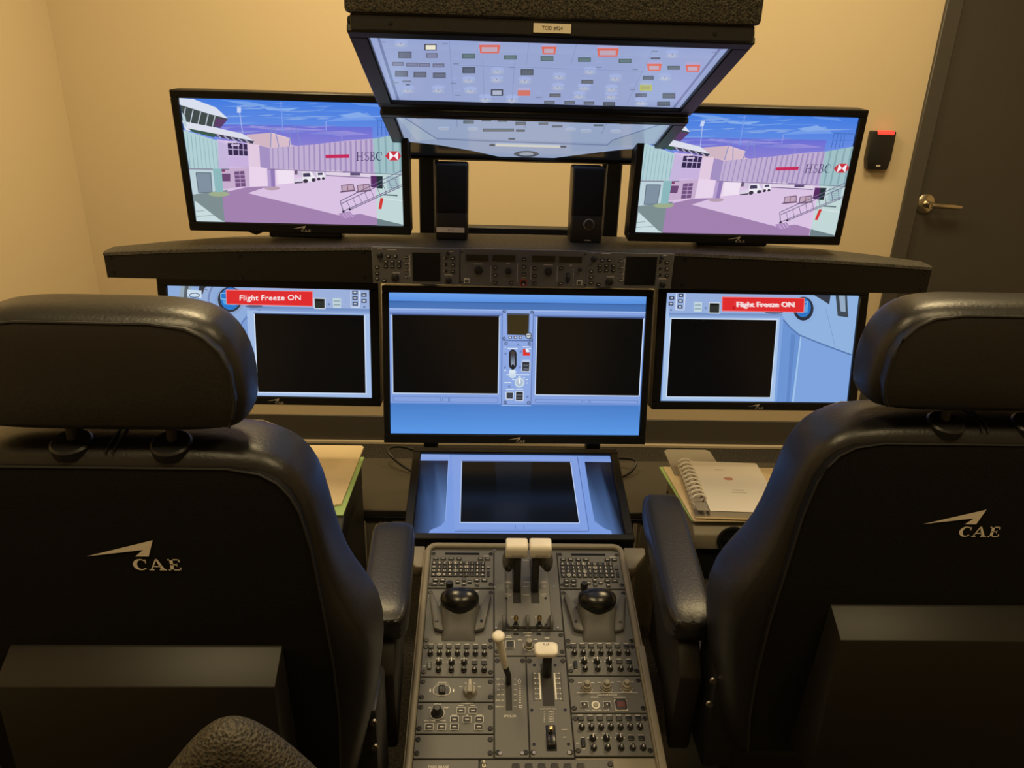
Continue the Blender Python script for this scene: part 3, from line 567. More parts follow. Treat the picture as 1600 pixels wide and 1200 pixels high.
# ================================================================== frame, shelf and glareshield
fr = empty('support_frame', (0,1.898,0), None, 'black steel posts and crossbar rising behind the loudspeakers', 'frame')
for sx, n in ((-1,0),(1,1)):
    x = -.230 if sx < 0 else .216
    MB().box((x-.035,-.05,.4055), (x+.035,.05,.414), .002, 1).build('base_plate', 'matte_black', fr)
    MB().box((x-.019,-.02,.414), (x+.019,.02,1.40), .003, 1).build('post', 'matte_black', fr)
    MB().prism([(x-.019,.0,1.38),(x-.019,.02,1.42),(x-.019,-.45,1.62),(x-.019,-.45,1.575)], (.038,0,0), .002, 1).build('arm', 'matte_black', fr)
    MB().prism([(x+sx*-.019,-.012,1.30),(x+sx*-.019,.012,1.30),(x+sx*-.044,.012,1.375),(x+sx*-.044,-.012,1.375)], (sx*.004,0,0)).prism([(x-sx*.019,-.01,1.27),(x-sx*.03,-.01,1.33),(x-sx*.03,-.01,1.40),(x-sx*.019,-.01,1.40)], (0,.02,0)).build('gusset', 'matte_black', fr)
MB().box((-.211,-.018,1.10), (.197,.018,1.157), .002, 1).build('crossbar', 'matte_black', fr)

GY = 1.655
gs = empty('glareshield_shelf', (0,GY,0), None, 'long black shelf with switch panels carrying the upper monitors and loudspeakers', 'shelf')
prof = [(-.908,1.130,.050),(-.85,1.1335,.068),(-.80,1.137,.084),(-.68,1.143,.115),(-.5,1.149,.138),(-.335,1.1545,.150),(0,1.156,.155),(.335,1.156,.150),(.5,1.152,.138),(.68,1.147,.115),(.80,1.142,.084),(.85,1.139,.068),(.908,1.136,.050)]
def shelf_loft(f):
    return MB().loft([f(x, z, y) for x, z, y in prof])
shelf_loft(lambda x, z, y: [(x,0,1.073),(x,0,z-.007),(x,.006,z-.006),(x,y-.004,z-.006),(x,y-.004,1.09),(x,.03,1.073)]).build('fascia', 'shelf_paint', gs, 30)
shelf_loft(lambda x, z, y: [(x,-.003,z-.008),(x,-.001,z-.002),(x,.008,z),(x,y,z),(x,y,z-.006),(x,.006,z-.0065)]).build('top_pad', 'textured_black', gs, 30)
for x, z in [(-.895,1.117),(-.895,1.084),(.893,1.122),(.893,1.086),(-.352,1.142),(-.352,1.086),(.352,1.142),(.352,1.084),(-.62,1.078),(.62,1.079),(-.62,1.128),(.62,1.13)]:
    yy = 0
    piece('screw', 'screw', 'screw_dark', gs, (x, yy, z), (.008,.008,.003), Matrix.Rotation(math.pi/2, 3, 'X'))
def ray(px, py): return _f + CR*(px-800)/FPX + CU*(600-py)/FPX
def G(zx, zy):
    """place on the glareshield face (x, z)"""
    dd = ray(570+zx/3.2, 370+zy/3.2); q = CAM + dd*((GY-.006)/dd[1]); return q[0], q[2]
RX90 = Matrix.Rotation(math.pi/2, 3, 'X')
FZ = -.006
def plate(name, x0, y0, x1, y1, label=None):
    a = G(x0, y0); b = G(x1, y1); c = G(x0, y1); e = G(x1, y0)
    X0, X1 = (a[0]+c[0])/2, (b[0]+e[0])/2; Z1, Z0 = (a[1]+e[1])/2, (b[1]+c[1])/2
    o = MB().box((X0,FZ,Z0), (X1,.002,Z1), .0012, 1).build(name, 'panel_grey', gs)
    if label: o['label'] = label
    return o
def gbtn(par, x, y, w=.0085, h=.0065, outline=None):
    X, Z = G(x, y); 
    if outline:
        piece('button_frame', 'block', outline, par, (X,FZ,Z), (w+.0035,h+.0035,.0012), RX90)
    return piece('button', 'key', 'key_black', par, (X,FZ-.0008,Z), (w,h,.003), RX90)
def gknob(par, x, y, dia, m='key_black', kind='knob', hgt=.012):
    X, Z = G(x, y); return piece('knob', kind, m, par, (X,FZ,Z), (dia,dia,hgt), RX90)
def gbars(par, L, m='print_white', name='lettering'):
    P = []
    for x, y, w, h in L:
        X, Z = G(x, y); P.append(rc(X-w/2, Z-h/2, X+w/2, Z+h/2))
    return print_mesh(name, P, m, par, lambda a, b: (a, FZ-.0004, b))
def gwindow(par, x0, y0, x1, y1, name='display_window'):
    a = G(x0, y0); b = G(x1, y1)
    piece('window_frame', 'block', 'panel_dark', par, ((a[0]+b[0])/2, FZ, (a[1]+b[1])/2), (abs(b[0]-a[0])+.003, abs(b[1]-a[1])+.003, .0012), RX90)
    return piece(name, 'block', 'gloss_black', par, ((a[0]+b[0])/2, FZ-.0006, (a[1]+b[1])/2), (abs(b[0]-a[0]), abs(b[1]-a[1]), .0012), RX90)
def side_module(ox, oy, label):
    s_ = plate('display_control_panel', 37+ox, 55+oy*.0+ (0 if ox == 0 else 26), 474+ox-(0 if ox == 0 else 4), 237+oy*.0+(0 if ox == 0 else 20), label)
    q = lambda x, y: (x+ox, y+oy)
    gwindow(s_, *q(238,78), *q(378,222), name='small_screen')
    for x, y, d_ in [(75,90,.013),(152,203,.017),(418,217,.014)]: gknob(s_, *q(x,y), d_)
    gknob(s_, *q(414,82), .008, hgt=.010)
    for x, y in [(118,94),(152,94),(105,122),(138,122),(172,122),(105,145),(138,145),(172,145),(62,150),(62,180),(62,207),(98,217),(440,105),(440,138),(440,172)]: gbtn(s_, *q(x,y))
    for x, y in [(208,100),(208,133),(208,165),(208,197),(406,105),(406,138),(406,170)]: piece('line_key', 'disc', 'key_black', s_, (G(*q(x,y))[0], FZ, G(*q(x,y))[1]), (.0055,.0055,.003), RX90)
    B = [(*q(x,y), w, .0010) for x, y, w in [(75,61,.010),(135,64,.020),(158,180,.016),(418,190,.017),(430,74,.007),(219,100,.003),(219,133,.003),(219,165,.003),(219,197,.003),(396,105,.002),(396,138,.002),(396,170,.002)]]
    B += [(*q(226,145), .0007, .048)]
    gbars(s_, B)
    L2 = []
    for x, y in [(118,94),(152,94),(105,122),(138,122),(172,122),(105,145),(138,145),(172,145),(62,150),(62,180),(62,207),(98,217),(440,105),(440,138),(440,172),(208,100),(208,133),(208,165),(208,197),(75,88),(152,197),(152,212)]: 
        X, Z = G(*q(x,y)); L2.append(rc(X-.0022,Z-.0006,X+.0022,Z+.0006))
    print_mesh('button_legend', L2, 'print_white', s_, lambda a, b: (a, FZ-.0125 if False else FZ-.0042, b))
    return s_
side_module(0, 0, 'display control panel left of the centre module')
side_module(1070, 20, 'display control panel right of the centre module')
mc = plate('mode_control_panel', 478, 65, 1110, 250, 'centre module with four dark windows')
for a in [(508,88,617,122),(640,91,750,123),(838,94,950,126),(972,97,1083,128)]: gwindow(mc, *a)
for x, y, d_ in [(568,166,.018),(717,170,.0145),(917,172,.0175)]: gknob(mc, x, y, d_)
gknob(mc, 1075, 162, .009, hgt=.010)
for x, y in [(652,152),(652,190),(652,228),(733,228),(795,110),(795,148),(795,185),(848,155),(848,193),(848,230),(982,155),(978,232)]: gbtn(mc, x, y)
gbtn(mc, 510, 219, outline='print_white'); gbtn(mc, 1073, 229, outline='print_white'); gbtn(mc, 793, 229, .011, .011, outline='red_line')
X, Z = G(1015, 205)
MB().lathe([(.010,-.0035),(.0115,-.0025),(.0115,.0025),(.010,.0035)], Matrix.Translation((X,FZ+.002,Z)) @ Matrix.Rotation(math.pi/2, 4, 'Y'), 24).build('thumbwheel', 'key_black', mc)
B = [(x, y, w, .0010) for x, y, w in [(568,136,.020),(717,134,.008),(917,140,.020),(1030,142,.006),(795,205,.006),(1043,165,.003),(1043,240,.003)]]
B += [(x, y, .0006, h) for x, y, h in [(630,186,.036),(763,180,.042),(830,180,.030),(962,185,.036),(1042,205,.022)]]
gbars(mc, B)
L2 = []
for x, y in [(652,152),(652,190),(652,228),(733,228),(795,110),(795,148),(795,185),(848,155),(848,193),(848,230),(982,155),(978,232),(510,219),(1073,229),(793,235)]:
    X, Z = G(x, y); L2.append(rc(X-.0022,Z-.0006,X+.0022,Z+.0006))
print_mesh('button_legend', L2, 'print_white', mc, lambda a, b: (a, FZ-.0042, b))
for par, pts in ((mc, [(486,76),(1102,88),(486,226),(1102,240)]),):
    for x, y in pts: piece('screw', 'screw', 'screw_dark', par, (G(x,y)[0], FZ, G(x,y)[1]), (.004,.004,.0015), RX90)

# loudspeakers
def speaker(x, label, knob, rz):
    t = empty('loudspeaker', (x,1.735,1.1545), Matrix.Rotation(math.radians(rz), 3, 'Z') @ Matrix.Rotation(math.radians(-3), 3, 'X'), label, 'loudspeaker', 'loudspeakers on the shelf')
    MB().box((-.036,0,.0), (.036,.075,.168), .006, 3).build('cabinet', 'black_plastic', t)
    MB().box((-.033,-.004,.062), (.033,.004,.164), .004, 2).build('grille', 'grille_cloth', t)
    f = MB().box((-.0345,-.0045,.002), (.0345,.004,.061), .003, 2).build('front_plate', 'shelf_paint', t)
    if knob:
        MB().lathe([(.0125,0),(.0125,.001),(.0105,.002),(.0105,.001)], Matrix.Translation((.004,-.0045,.043)) @ Matrix.Rotation(math.pi/2, 4, 'X'), 24).build('knob_ring', 'knob_grey', t)
        MB().lathe([(.0095,0),(.0095,.010),(.008,.012)], Matrix.Translation((.004,-.0045,.043)) @ Matrix.Rotation(math.pi/2, 4, 'X'), 24).build('volume_knob', 'key_black', t)
        print_mesh('maker_mark', [rc(-.004,.006,.010,.008)], 'print_grey', t, lambda a, b: (a, -.0048, b))
    else:
        l = MB().box((-.0335,-.0055,.018), (.029,-.004,.029)).build('paper_label', 'label_paper', t)
        print_mesh('label_text', text_at('GTC', -.001, .0235, .0055, .014), 'print_dark', l, lambda a, b: (a, -.0058, b))
    return t
speaker(-.165, 'black loudspeaker with a paper label strip, on the shelf', False, 0)
speaker(.140, 'black loudspeaker with a volume knob, on the shelf', True, 0)
#NEXT
# ================================================================== control pedestal
PO = np.array([.009,1.184,.491]); PT = math.radians(12.9)
PM = Matrix.Rotation(PT, 3, 'X')
ped = empty('control_pedestal', PO.tolist(), PM, 'grey control pedestal with throttle levers, keyboards and switch panels between the seats', 'control pedestal')
_pux = np.array([1,0,0.]); _puy = np.array([0,math.cos(PT),math.sin(PT)]); _puz = np.array([0,-math.sin(PT),math.cos(PT)])
def P(px, py, h=0.0):
    """point of the pedestal's sloping face (or of a level h above it), in its own metres"""
    dd = ray(px, py); o = PO + _puz*h; t = ((o-CAM) @ _puz)/(dd @ _puz); q = CAM + dd*t - PO
    return float(q @ _pux), float(q @ _puy)
def A(zx, zy, h=0.0): return P(630+zx/4, 830+zy/4, h)
def B_(zx, zy, h=0.0): return P(630+zx*.2625, 990+zy*.2625, h)
# body: sides down to the floor, in the pedestal's own (sloping) frame
body = MB(); hw = .212
for (ya, yb, x0, x1) in [(-.36,.245,-hw,hw)]:
    zb = lambda y: -(.491 + y*math.sin(PT))/math.cos(PT)
    pts = [(x0,ya,-.012),(x0,yb,-.012),(x0,yb+.095,zb(yb)-.02+.005),(x0,ya+.06,zb(ya)+.03)]
    # true floor line: keep world z >= 0
    def onfloor(y):
        return (y, -(PO[2] + y*math.sin(PT))/math.cos(PT) + .002)
    f0 = onfloor(ya+.10); f1 = onfloor(yb+.11)
    pts = [(x0,ya,-.012),(x0,yb,-.012),(x0,f1[0],f1[1]),(x0,f0[0],f0[1])]
    body.prism(pts, (x1-x0,0,0), .004, 1)
body.build('body', 'matte_black', ped)
MB().box((-.209,-.345,-.013), (.209,.244,-.004), .002, 1).build('tray', 'panel_dark', ped)
# rail: a rounded bar round the sloping face
def rail_path(x, y0, y1, r=.018, n=6):
    L = [(-x,y0,0),(-x,y1-r,0)]
    L += [(-x+r-r*math.cos(a), y1-r+r*math.sin(a), 0) for a in [math.pi/2*i/n for i in range(1,n)]]
    L += [(-x+r,y1,0),(x-r,y1,0)]
    L += [(x-r+r*math.sin(a), y1-r+r*math.cos(a), 0) for a in [math.pi/2*i/n for i in range(1,n)]]
    return L + [(x,y1-r,0),(x,y0,0)]
MB().tube(rail_path(.2115,-.36,.2475), .0065, 10).build('rail', 'pedestal_rail', ped)
MB().box((-.221,-.36,-.030), (-.2085,.236,.001), .003, 2).build('side_panel', 'pedestal_rail', ped)
MB().box((.2085,-.36,-.030), (.221,.236,.001), .003, 2).build('side_panel', 'pedestal_rail', ped)
MB().box((.2085,-.36,-.004), (.222,-.012,.009), .003, 2).build('side_cap', 'pedestal_rail', ped)
for sx in (-1,1):
    MB().prism([(sx*.219,.250,-.004),(sx*.266,.250,-.004),(sx*.266,.232,-.004),(sx*.236,.190,-.004),(sx*.220,.190,-.004)], (0,0,-.03), .003, 2).build('corner_bracket', 'pedestal_rail', ped)
C1, C2 = -.0685, .0685      # column borders
LW = -.2055; RW = .2055
def ppanel(name, x0, x1, y0, y1, label=None, m='panel_grey', z=.003, screws=True):
    o = MB().box((x0+.0008,y0+.0008,-.006), (x1-.0008,y1-.0008,z), .0012, 1).build(name, m, ped)
    if label: o['label'] = label
    if screws:
        for sx in (x0+.0065, x1-.0065):
            for sy in (y0+.010, y1-.010): piece('fastener', 'screw', 'screw_dark', o, (sx,sy,z), (.0092,.0092,.0014))
    return o
def pprint(par, polys, m='print_white', z=.0034, name='lettering'): return print_mesh(name, polys, m, par, lambda a, b: (a, b, z))
def bars(L): return [rc(x-w/2,y-h/2,x+w/2,y+h/2) for x, y, w, h in L]
def outline(x, y, w, h, t=.0006): return [rc(x-w/2,y-h/2,x+w/2,y-h/2+t), rc(x-w/2,y+h/2-t,x+w/2,y+h/2), rc(x-w/2,y-h/2,x-w/2+t,y+h/2), rc(x+w/2-t,y-h/2,x+w/2,y+h/2)]
Yk = (.128,.231); Yc = (-.009,.1265); 
ROWS = ['ABCDEFG123','HIJKLMN456','OPQRSTU789','VWXYZ-/.0+']
def keyboard(x0, x1, label):
    o = ppanel('keyboard_panel', x0, x1, *Yk, label)
    w = x1-x0; u = lambda zx: x0 + (zx-165)/385*w; v = lambda zy: Yk[1] - (zy-118)/(352-118)*(Yk[1]-Yk[0])
    piece('card_slot', 'block', 'gloss_black', o, (u(358),v(140),.0028), (.074,.0062,.0006))
    T = []
    def k(zx, zy, kw=.0098, kh=.0085, leg='bar'):
        piece('key', 'key', 'key_black', o, (u(zx),v(zy),.003), (kw,kh,.003))
        if leg == 'bar': T.append(rc(u(zx)-.003,v(zy)-.0006,u(zx)+.003,v(zy)+.0006))
        elif leg: T.extend(text_at(leg, u(zx), v(zy), .0054 if leg not in '-.' else .001))
        if leg and leg in 'ENSW': T.extend(band(arc(u(zx),v(zy),.0042,.0042,0,360,12), arc(u(zx),v(zy),.0037,.0037,0,360,12)))
    for zx in (200,245,292,340,470,512): k(zx, 175, .0118, .0066)
    for r, zy in enumerate((203,227,251,275)):
        for c in range(10): k(193+c*32.3, zy, .0100, .0092, ROWS[r][c])
    k(517,229,.0075,.0075); k(517,268,.0055,.0145,None)
    for zx, zy in ((209,308),(250,308),(450,307),(494,307),(206,333),(247,333)): k(zx, zy, .0125, .0072)
    for zx, zy in ((338,318),(375,303),(375,330),(408,317),(452,333)): k(zx, zy, .0085, .0085)
    T.append(rc(u(486),v(160)-.0005,u(520),v(160)+.0005))
    pprint(o, T, z=.0063, name='key_legend'); return o
def cursor(x0, x1, label):
    o = ppanel('cursor_control_panel', x0, x1, *Yc, label)
    cx = (x0+x1)/2; y0, y1 = Yc
    # palm rest: a rounded stem that rises towards the keyboard and a glossy cap on top
    secs = [(y0+.010,.030,.004),(y0+.030,.031,.012),(y0+.050,.033,.026),(y0+.068,.036,.037),(y0+.085,.038,.040),(y0+.097,.034,.036),(y0+.104,.024,.024)]
    rings = []
    for y, hw_, h in secs:
        rings.append([(cx+hw_*cxs, y + (.5-abs(cxs))*.004, .002+h*hh) for cxs, hh in [(-1.12,0),(-1.0,.55),(-.85,.9),(-.5,1),(0,1.0),(.5,1),(.85,.9),(1.0,.55),(1.12,0)]])
    MB().loft(rings).build('palm_stem', 'panel_dark', o, 50)
    cap = []
    for k in range(7):
        t = k/6; z = .039 + .021*math.sin(t*math.pi/2); s_ = math.cos(t*math.pi/2*.97)
        cap.append([(cx+.0385*s_*(1-.38*min(0,math.sin(a))**2)*math.copysign(abs(math.cos(a))**.8, math.cos(a)), y0+.082+(.031 if math.sin(a) < 0 else .021)*s_*math.copysign(abs(math.sin(a))**.85, math.sin(a)), z) for a in [2*math.pi*i/28 for i in range(28)]])
    MB().loft([[(x, y, .034) for x, y, z in cap[0]]]+cap).build('palm_cap', 'gloss_black', o, 60)
    for sx in (-1,1):
        MB().prism([(cx+sx*.030,y0+.024,.003),(cx+sx*.049,y0+.030,.003),(cx+sx*.063,y0+.112,.003),(cx+sx*.056,y0+.118,.003),(cx+sx*.036,y0+.070,.003)], (0,0,.012), .003, 2).build('wing', 'panel_dark', o)
        piece('wing_screw', 'disc', 'gloss_black', o, (cx+sx*.044,y0+.046,.015), (.006,.006,.002))
    MB().lathe([(.010,0),(.0095,.004),(.0055,.005),(.005,.020),(.0075,.023),(.0080,.032),(.006,.036)], Matrix.Translation((cx-.022,y0+.118,.003)) @ Matrix.Rotation(-.12, 4, 'X'), 14).build('cursor_stick', 'key_black', o)
    pprint(o, bars([(cx+.030,y1-.006,.014,.0009)])); return o
def audio(x0, x1, y0, y1, label):
    o = ppanel('audio_panel', x0, x1, y0, y1, label)
    u = lambda t: x0+t*(x1-x0); v = lambda t: y1-t*(y1-y0); T = []
    xs = [.12+.1245*i for i in range(7)]
    for t in xs:
        piece('button', 'key', 'key_black', o, (u(t),v(.13),.003), (.0105,.0085,.003)); T.append(rc(u(t)-.0045,v(.045)-.0005,u(t)+.0045,v(.045)+.0005))
        piece('knob', 'knob', 'key_black', o, (u(t),v(.345),.003), (.0108,.0108,.010)); T.append(rc(u(t)-.0042,v(.245)-.0005,u(t)+.0042,v(.245)+.0005))
    for t in (.245,.42,.59):
        piece('selector_knob', 'pointer', 'key_black', o, (u(t),v(.60),.003), (.012,.012,.012)); T.append(rc(u(t)-.006,v(.475)-.0005,u(t)+.006,v(.475)+.0005)); T.append(rc(u(t)-.009,v(.58)-.0005,u(t)-.006,v(.58)+.0005)); T.append(rc(u(t)+.006,v(.58)-.0005,u(t)+.009,v(.58)+.0005))
    for t in (.735,.865):
        piece('button', 'key', 'key_black', o, (u(t),v(.60),.003), (.0105,.0080,.003)); T.append(rc(u(t)-.0045,v(.515)-.0005,u(t)+.0045,v(.515)+.0005))
    for t in (.245,.42,.59,.735,.865):
        piece('knob', 'knob', 'key_black', o, (u(t),v(.82),.003), (.0108,.0108,.010)); T.append(rc(u(t)-.003,v(.725)-.0005,u(t)+.003,v(.725)+.0005))
    piece('rocker_switch', 'key', 'gloss_black', o, (u(.12),v(.70),.003), (.0068,.0155,.004))
    T += text_at('OFF', u(.052), v(.70), .0026) + bars([(u(.12),v(.57),.005,.0009),(u(.12),v(.83),.005,.0009)])
    pprint(o, T)
    M_ = []
    for t, vv in [(t, .345) for t in xs] + [(t, .82) for t in (.245,.42,.59,.735,.865)]:
        M_.append([(u(t)-.0011,v(vv)-.0006),(u(t)+.0011,v(vv)-.0006),(u(t),v(vv)+.0022)])
    for t, vv in [(.12,.345),(.245,.345),(.865,.345),(.245,.82),(.735,.82)]: M_.append(band(arc(u(t),v(vv),.0036,.0036,180,360,8), arc(u(t),v(vv),.0018,.0018,180,360,8))[3])
    pprint(o, M_, z=.0132, name='knob_mark')
    P2 = [[(u(t)-.0007,v(.60)-.004),(u(t)+.0007,v(.60)-.004),(u(t)+.0007,v(.60)+.004),(u(t)-.0007,v(.60)+.004)] for t in (.245,.42,.59)]
    pprint(o, P2, z=.0152, name='pointer_mark'); return o
keyboard(LW, C1, 'keyboard panel on the left column'); keyboard(C2, RW, 'keyboard panel on the right column')
cursor(LW, C1, 'palm rest panel on the left column'); cursor(C2, RW, 'palm rest panel on the right column')
ya = B_(320,60)[1]; yb = B_(320,264)[1]; yc = B_(320,414)[1]; yd = B_(320,604)[1]; ye = B_(320,752)[1]
audio(LW, C1, yb, ya, 'audio panel on the left column')
# left: selector panel
o = ppanel('selector_panel', LW, C1, yc, yb, 'panel with an oval rocker and a grey pointer knob')
x, y = B_(230,345)
MB().prism([(x+.016*math.copysign(abs(math.cos(a))**.75,math.cos(a)), y+.0105*math.copysign(abs(math.sin(a))**.75,math.sin(a)), .003) for a in [2*math.pi*i/24 for i in range(24)]], (0,0,.001)).build('oval_rim', 'print_white', o)
MB().prism([(x+.0148*math.copysign(abs(math.cos(a))**.75,math.cos(a)), y+.0095*math.copysign(abs(math.sin(a))**.75,math.sin(a)), .003) for a in [2*math.pi*i/24 for i in range(24)]], (0,0,.0018)).build('oval_well', 'gloss_black', o)
MB().box((x-.006,y-.0085,.004), (x+.006,y+.0075,.012), .003, 2).build('rocker', 'key_black', o)
x2, y2 = B_(397,345)
kn = MB().lathe([(.0125,0),(.012,.006),(.010,.010)], Matrix.Translation((x2,y2-.003,.003)), 24).prism([(x2-.0052,y2-.014,.008),(x2+.0052,y2-.014,.008),(x2+.0035,y2+.010,.008),(x2,y2+.013,.008),(x2-.0035,y2+.010,.008)], (0,0,.014), .001, 1).build('selector_knob', 'knob_grey', o)
pprint(o, [rc(x2-.0007,y2,x2+.0007,y2+.012)], z=.0225, name='knob_mark')
pprint(o, bars([(x,y+.0165,.017,.0011),(x,y+.0128,.026,.0006),(x-.021,y,.0025,.006),(x+.021,y,.0025,.006),(x2-.017,y2+.008,.005,.001),(x2+.017,y2+.008,.005,.001),(x2-.008,y2+.015,.003,.001),(x2+.008,y2+.015,.003,.001)]))
# left: display panel
o = ppanel('display_select_panel', LW, C1, yd, yc, 'panel with a round knob and white framed buttons')
x, y = B_(203,483); MB().lathe([(.0115,0),(.0105,.004),(.0075,.006),(.0068,.018),(.005,.020)], Matrix.Translation((x,y,.003)), 22).build('knob', 'key_black', o)
T = band(arc(x,y,.0128,.0128,150,390,20), arc(x,y,.0122,.0122,150,390,20)) + text_at('DISPLAY', x, y+.0165, .0026) + text_at('REV', x-.0125, y+.010, .0026) + text_at('SWAP', x+.0145, y+.010, .0026) + text_at('DISPL TUNE', x-.012, y-.0150, .0025) + text_at('POINT', x+.011, y-.0150, .0025)
for zx, zy in [(344,468),(415,468),(305,521),(380,521),(453,521),(155,565),(230,565),(305,565),(450,565)]:
    a, b = B_(zx, zy); piece('button', 'key', 'key_black', o, (a,b,.003), (.0118,.0085,.003)); T += outline(a, b, .0152, .0118); T.append(rc(a-.0034,b-.0006,a+.0034,b+.0006))
T += text_at('L CURSOR R', *B_(380,427), .0026) + bars([(*B_(344,440),.009,.0007),(*B_(415,440),.009,.0007),(*B_(305,497),.010,.001),(*B_(380,497),.004,.001),(*B_(453,497),.010,.001)])
pprint(o, [p for p in T], z=.0062)
ppanel('blank_panel', LW, C1, ye, yd)
# right column: lights and door panel, two audio panels
ra = B_(1180,58)[1]; rb = B_(1200,257)[1]; rc_ = B_(1230,481)[1]; rd = B_(1260,737)[1]
audio(C2, RW, rb, ra, 'upper audio panel on the right column')
audio(C2, RW, rd, rc_, 'lower audio panel on the right column')
o = ppanel('cockpit_door_panel', C2, RW, rc_, rb, 'panel with three grey knobs and cockpit door controls'); T = []
for zx, zy in [(1090,330),(1207,328),(1325,325)]:
    a, b = B_(zx, zy); MB().lathe([(.0098,0),(.0095,.005),(.0080,.006),(.0078,.011),(.0056,.012),(.005,.019),(.0035,.020)], Matrix.Translation((a,b,.003)), 20).build('dimmer_knob', 'knob_grey', o)
    T += band(arc(a,b,.0118,.0118,200,340,12), arc(a,b,.0113,.0113,200,340,12)) + bars([(a-.012,b+.009,.007,.001),(a+.012,b+.009,.006,.001),(a-.009,b-.0115,.004,.001),(a+.008,b-.0115,.004,.001)])
x, y = B_(1212,363); T += bars([(x,y,.112,.0006)]) + text_at('COCKPIT DOOR', *B_(1213,376), .0034) + text_at('UNLOCK', *B_(1138,391), .0026, .014) + bars([(*B_(1285,391),.022,.0014)]) + text_at('VIDEO DSPL', *B_(1150,468), .0024)
for zx in (1078,1212):
    a, b = B_(zx, 432); piece('button', 'key', 'key_black', o, (a,b,.003), (.0108,.0085,.003)); T += outline(a, b, .014, .0112); T.append(rc(a-.001,b-.0012,a+.001,b+.0012))
a, b = B_(1145,432); MB().lathe([(.0078,0),(.0075,.0015),(.0068,.0015),(.0064,.001)], Matrix.Translation((a,b,.003)), 22).build('lock_ring', 'print_white', o); piece('lock_button', 'disc', 'knob_grey', o, (a,b,.004), (.009,.009,.002))
a, b = B_(1295,432); piece('switch_frame', 'block', 'print_white', o, (a,b,.003), (.0225,.0205,.0006)); piece('access_switch', 'key', 'key_black', o, (a,b,.003), (.0208,.0188,.0035)); piece('switch_lens', 'key', 'red_cap', o, (a,b,.0055), (.0150,.0110,.0016))
a0, b0 = B_(1085,466); a1, b1 = B_(1218,466); T += bars([(a0,b0+.001,.0006,.004),(a1,b1+.001,.0006,.004),(a0+.004,b0-.001,.008,.0006),(a1-.004,b1-.001,.008,.0006)])
pprint(o, T, z=.0062)
MB().box((C2+.001,rd-.028,-.004), (RW,rd-.001,.0015), .002, 1).build('end_plate', 'pedestal_rail', ped)
# centre: throttle quadrant
ty1 = .231; ty0 = A(770,628)[1]
tq = ppanel('throttle_quadrant', C1, C2, ty0, ty1, 'raised throttle quadrant with two ivory levers', screws=False)
MB().box((C1+.0255,ty0+.004,.003), (C2-.0225,ty1-.004,.012), .003, 2).build('quadrant_cover', 'panel_grey', tq)
for zx, zy in [(570,125),(575,356),(940,356),(580,612),(965,612)]:
    a, b = A(zx, zy); piece('bolt', 'screw', 'steel', tq, (a,b,.003), (.0062,.0062,.0014))
for zx, zy in [(642,442),(888,442),(655,608),(890,608)]:
    a, b = A(zx, zy); piece('screw', 'screw', 'screw_dark', tq, (a,b,.012), (.0055,.0055,.0010))
T = []
for zx, s_, gz in ((711,-1,709),(825,1,857)):
    a, b = A(zx, 420, .012); ytop = A(zx, 175, .012)[1]; ybot = A(zx, 452, .012)[1]
    piece('lever_slot', 'block', 'matte_black', tq, (a,(ytop+ybot)/2,.0118), (.0165,ytop-ybot,.0006))
    base = A(zx, 385, .012); top = A(zx+2, 100, .105)
    arm = MB().prism([(a-.0075,base[1]-.001,.010),(a-.0075,base[1]+.024,.010),(a-.0075,top[1]+.013,.092),(a-.0075,top[1]-.008,.092)], (.015,0,0), .003, 2)
    arm.prism([(a+s_*.008,base[1]+.052,.045),(a+s_*.008,base[1]+.060,.080),(a+s_*.024,base[1]+.060,.075),(a+s_*.028,base[1]+.050,.060),(a+s_*.024,base[1]+.045,.050)], (0,.012,0), .002, 1)
    lv = arm.build('throttle_lever', 'key_black', tq)
    pd = A(664 if s_ < 0 else 893, 205, .058)
    MB().prism([(pd[0]+s_*.013,pd[1]-.006,.050),(pd[0]+s_*.015,pd[1]+.004,.062),(pd[0]+s_*.010,pd[1]+.010,.078),(pd[0]-s_*.016,pd[1]+.010,.078),(pd[0]-s_*.016,pd[1]-.002,.058),(pd[0]-s_*.002,pd[1]-.010,.046)], (0,.012,0), .002, 2).build('side_pod', 'panel_dark', tq)
    MB().lathe([(.0075,0),(.007,.004),(.004,.005)], Matrix.Translation((pd[0]+s_*.002,pd[1]-.008,.055)) @ Matrix.Rotation(math.radians(65),4,'X'), 16).build('pod_button', 'key_black', tq)
    gw = .0226; g = MB(); tx = A(gz, 100, .105)[0]
    prof2 = [(-.0130,-.018),(.0115,-.018),(.0165,-.010),(.0165,.009),(.0105,.0165),(-.0105,.0165),(-.0165,.010),(-.0165,-.012)]
    g.prism([(tx-gw+.0006, top[1]+yy, .104+zz) for yy, zz in prof2], (2*gw-.0012,0,0), .004, 3)
    gg = bpy.data.objects.new('lever_grip', g.mesh('lever_grip', 'ivory', 40)); link(gg, tq)
    fm = lambda xx, yy, tx=tx, t1=top[1]: (xx, t1-.0172, yy) 
    print_mesh('grip_text', text_at('A/T DISC', tx+.002, .098, .0046, .024) + [rc(tx-.011,.0925,tx+.014,.0932)], 'print_dark', tq, fm)
    for zy in (318,346,398): c = A(zx+s_*70, zy, .012); T += bars([(c[0]-s_*.009, c[1], .005, .0006)])
    for zy, nm in ((318,'IDLE'),(346,'REV'),(393,'MAX'),(406,'REV')): T += text_at(nm, *A(zx+s_*60, zy, .012), .0022)
for zy in (184,318,346,398): c = A(768, zy, .012); T += bars([(c[0], c[1], .013, .0006)])
T += text_at('L ENG', *A(697,538,.012), .0030) + text_at('R ENG', *A(845,538,.012), .0030) + text_at('OFF', *A(700,617,.012), .0022) + text_at('OFF', *A(850,617,.012), .0022)
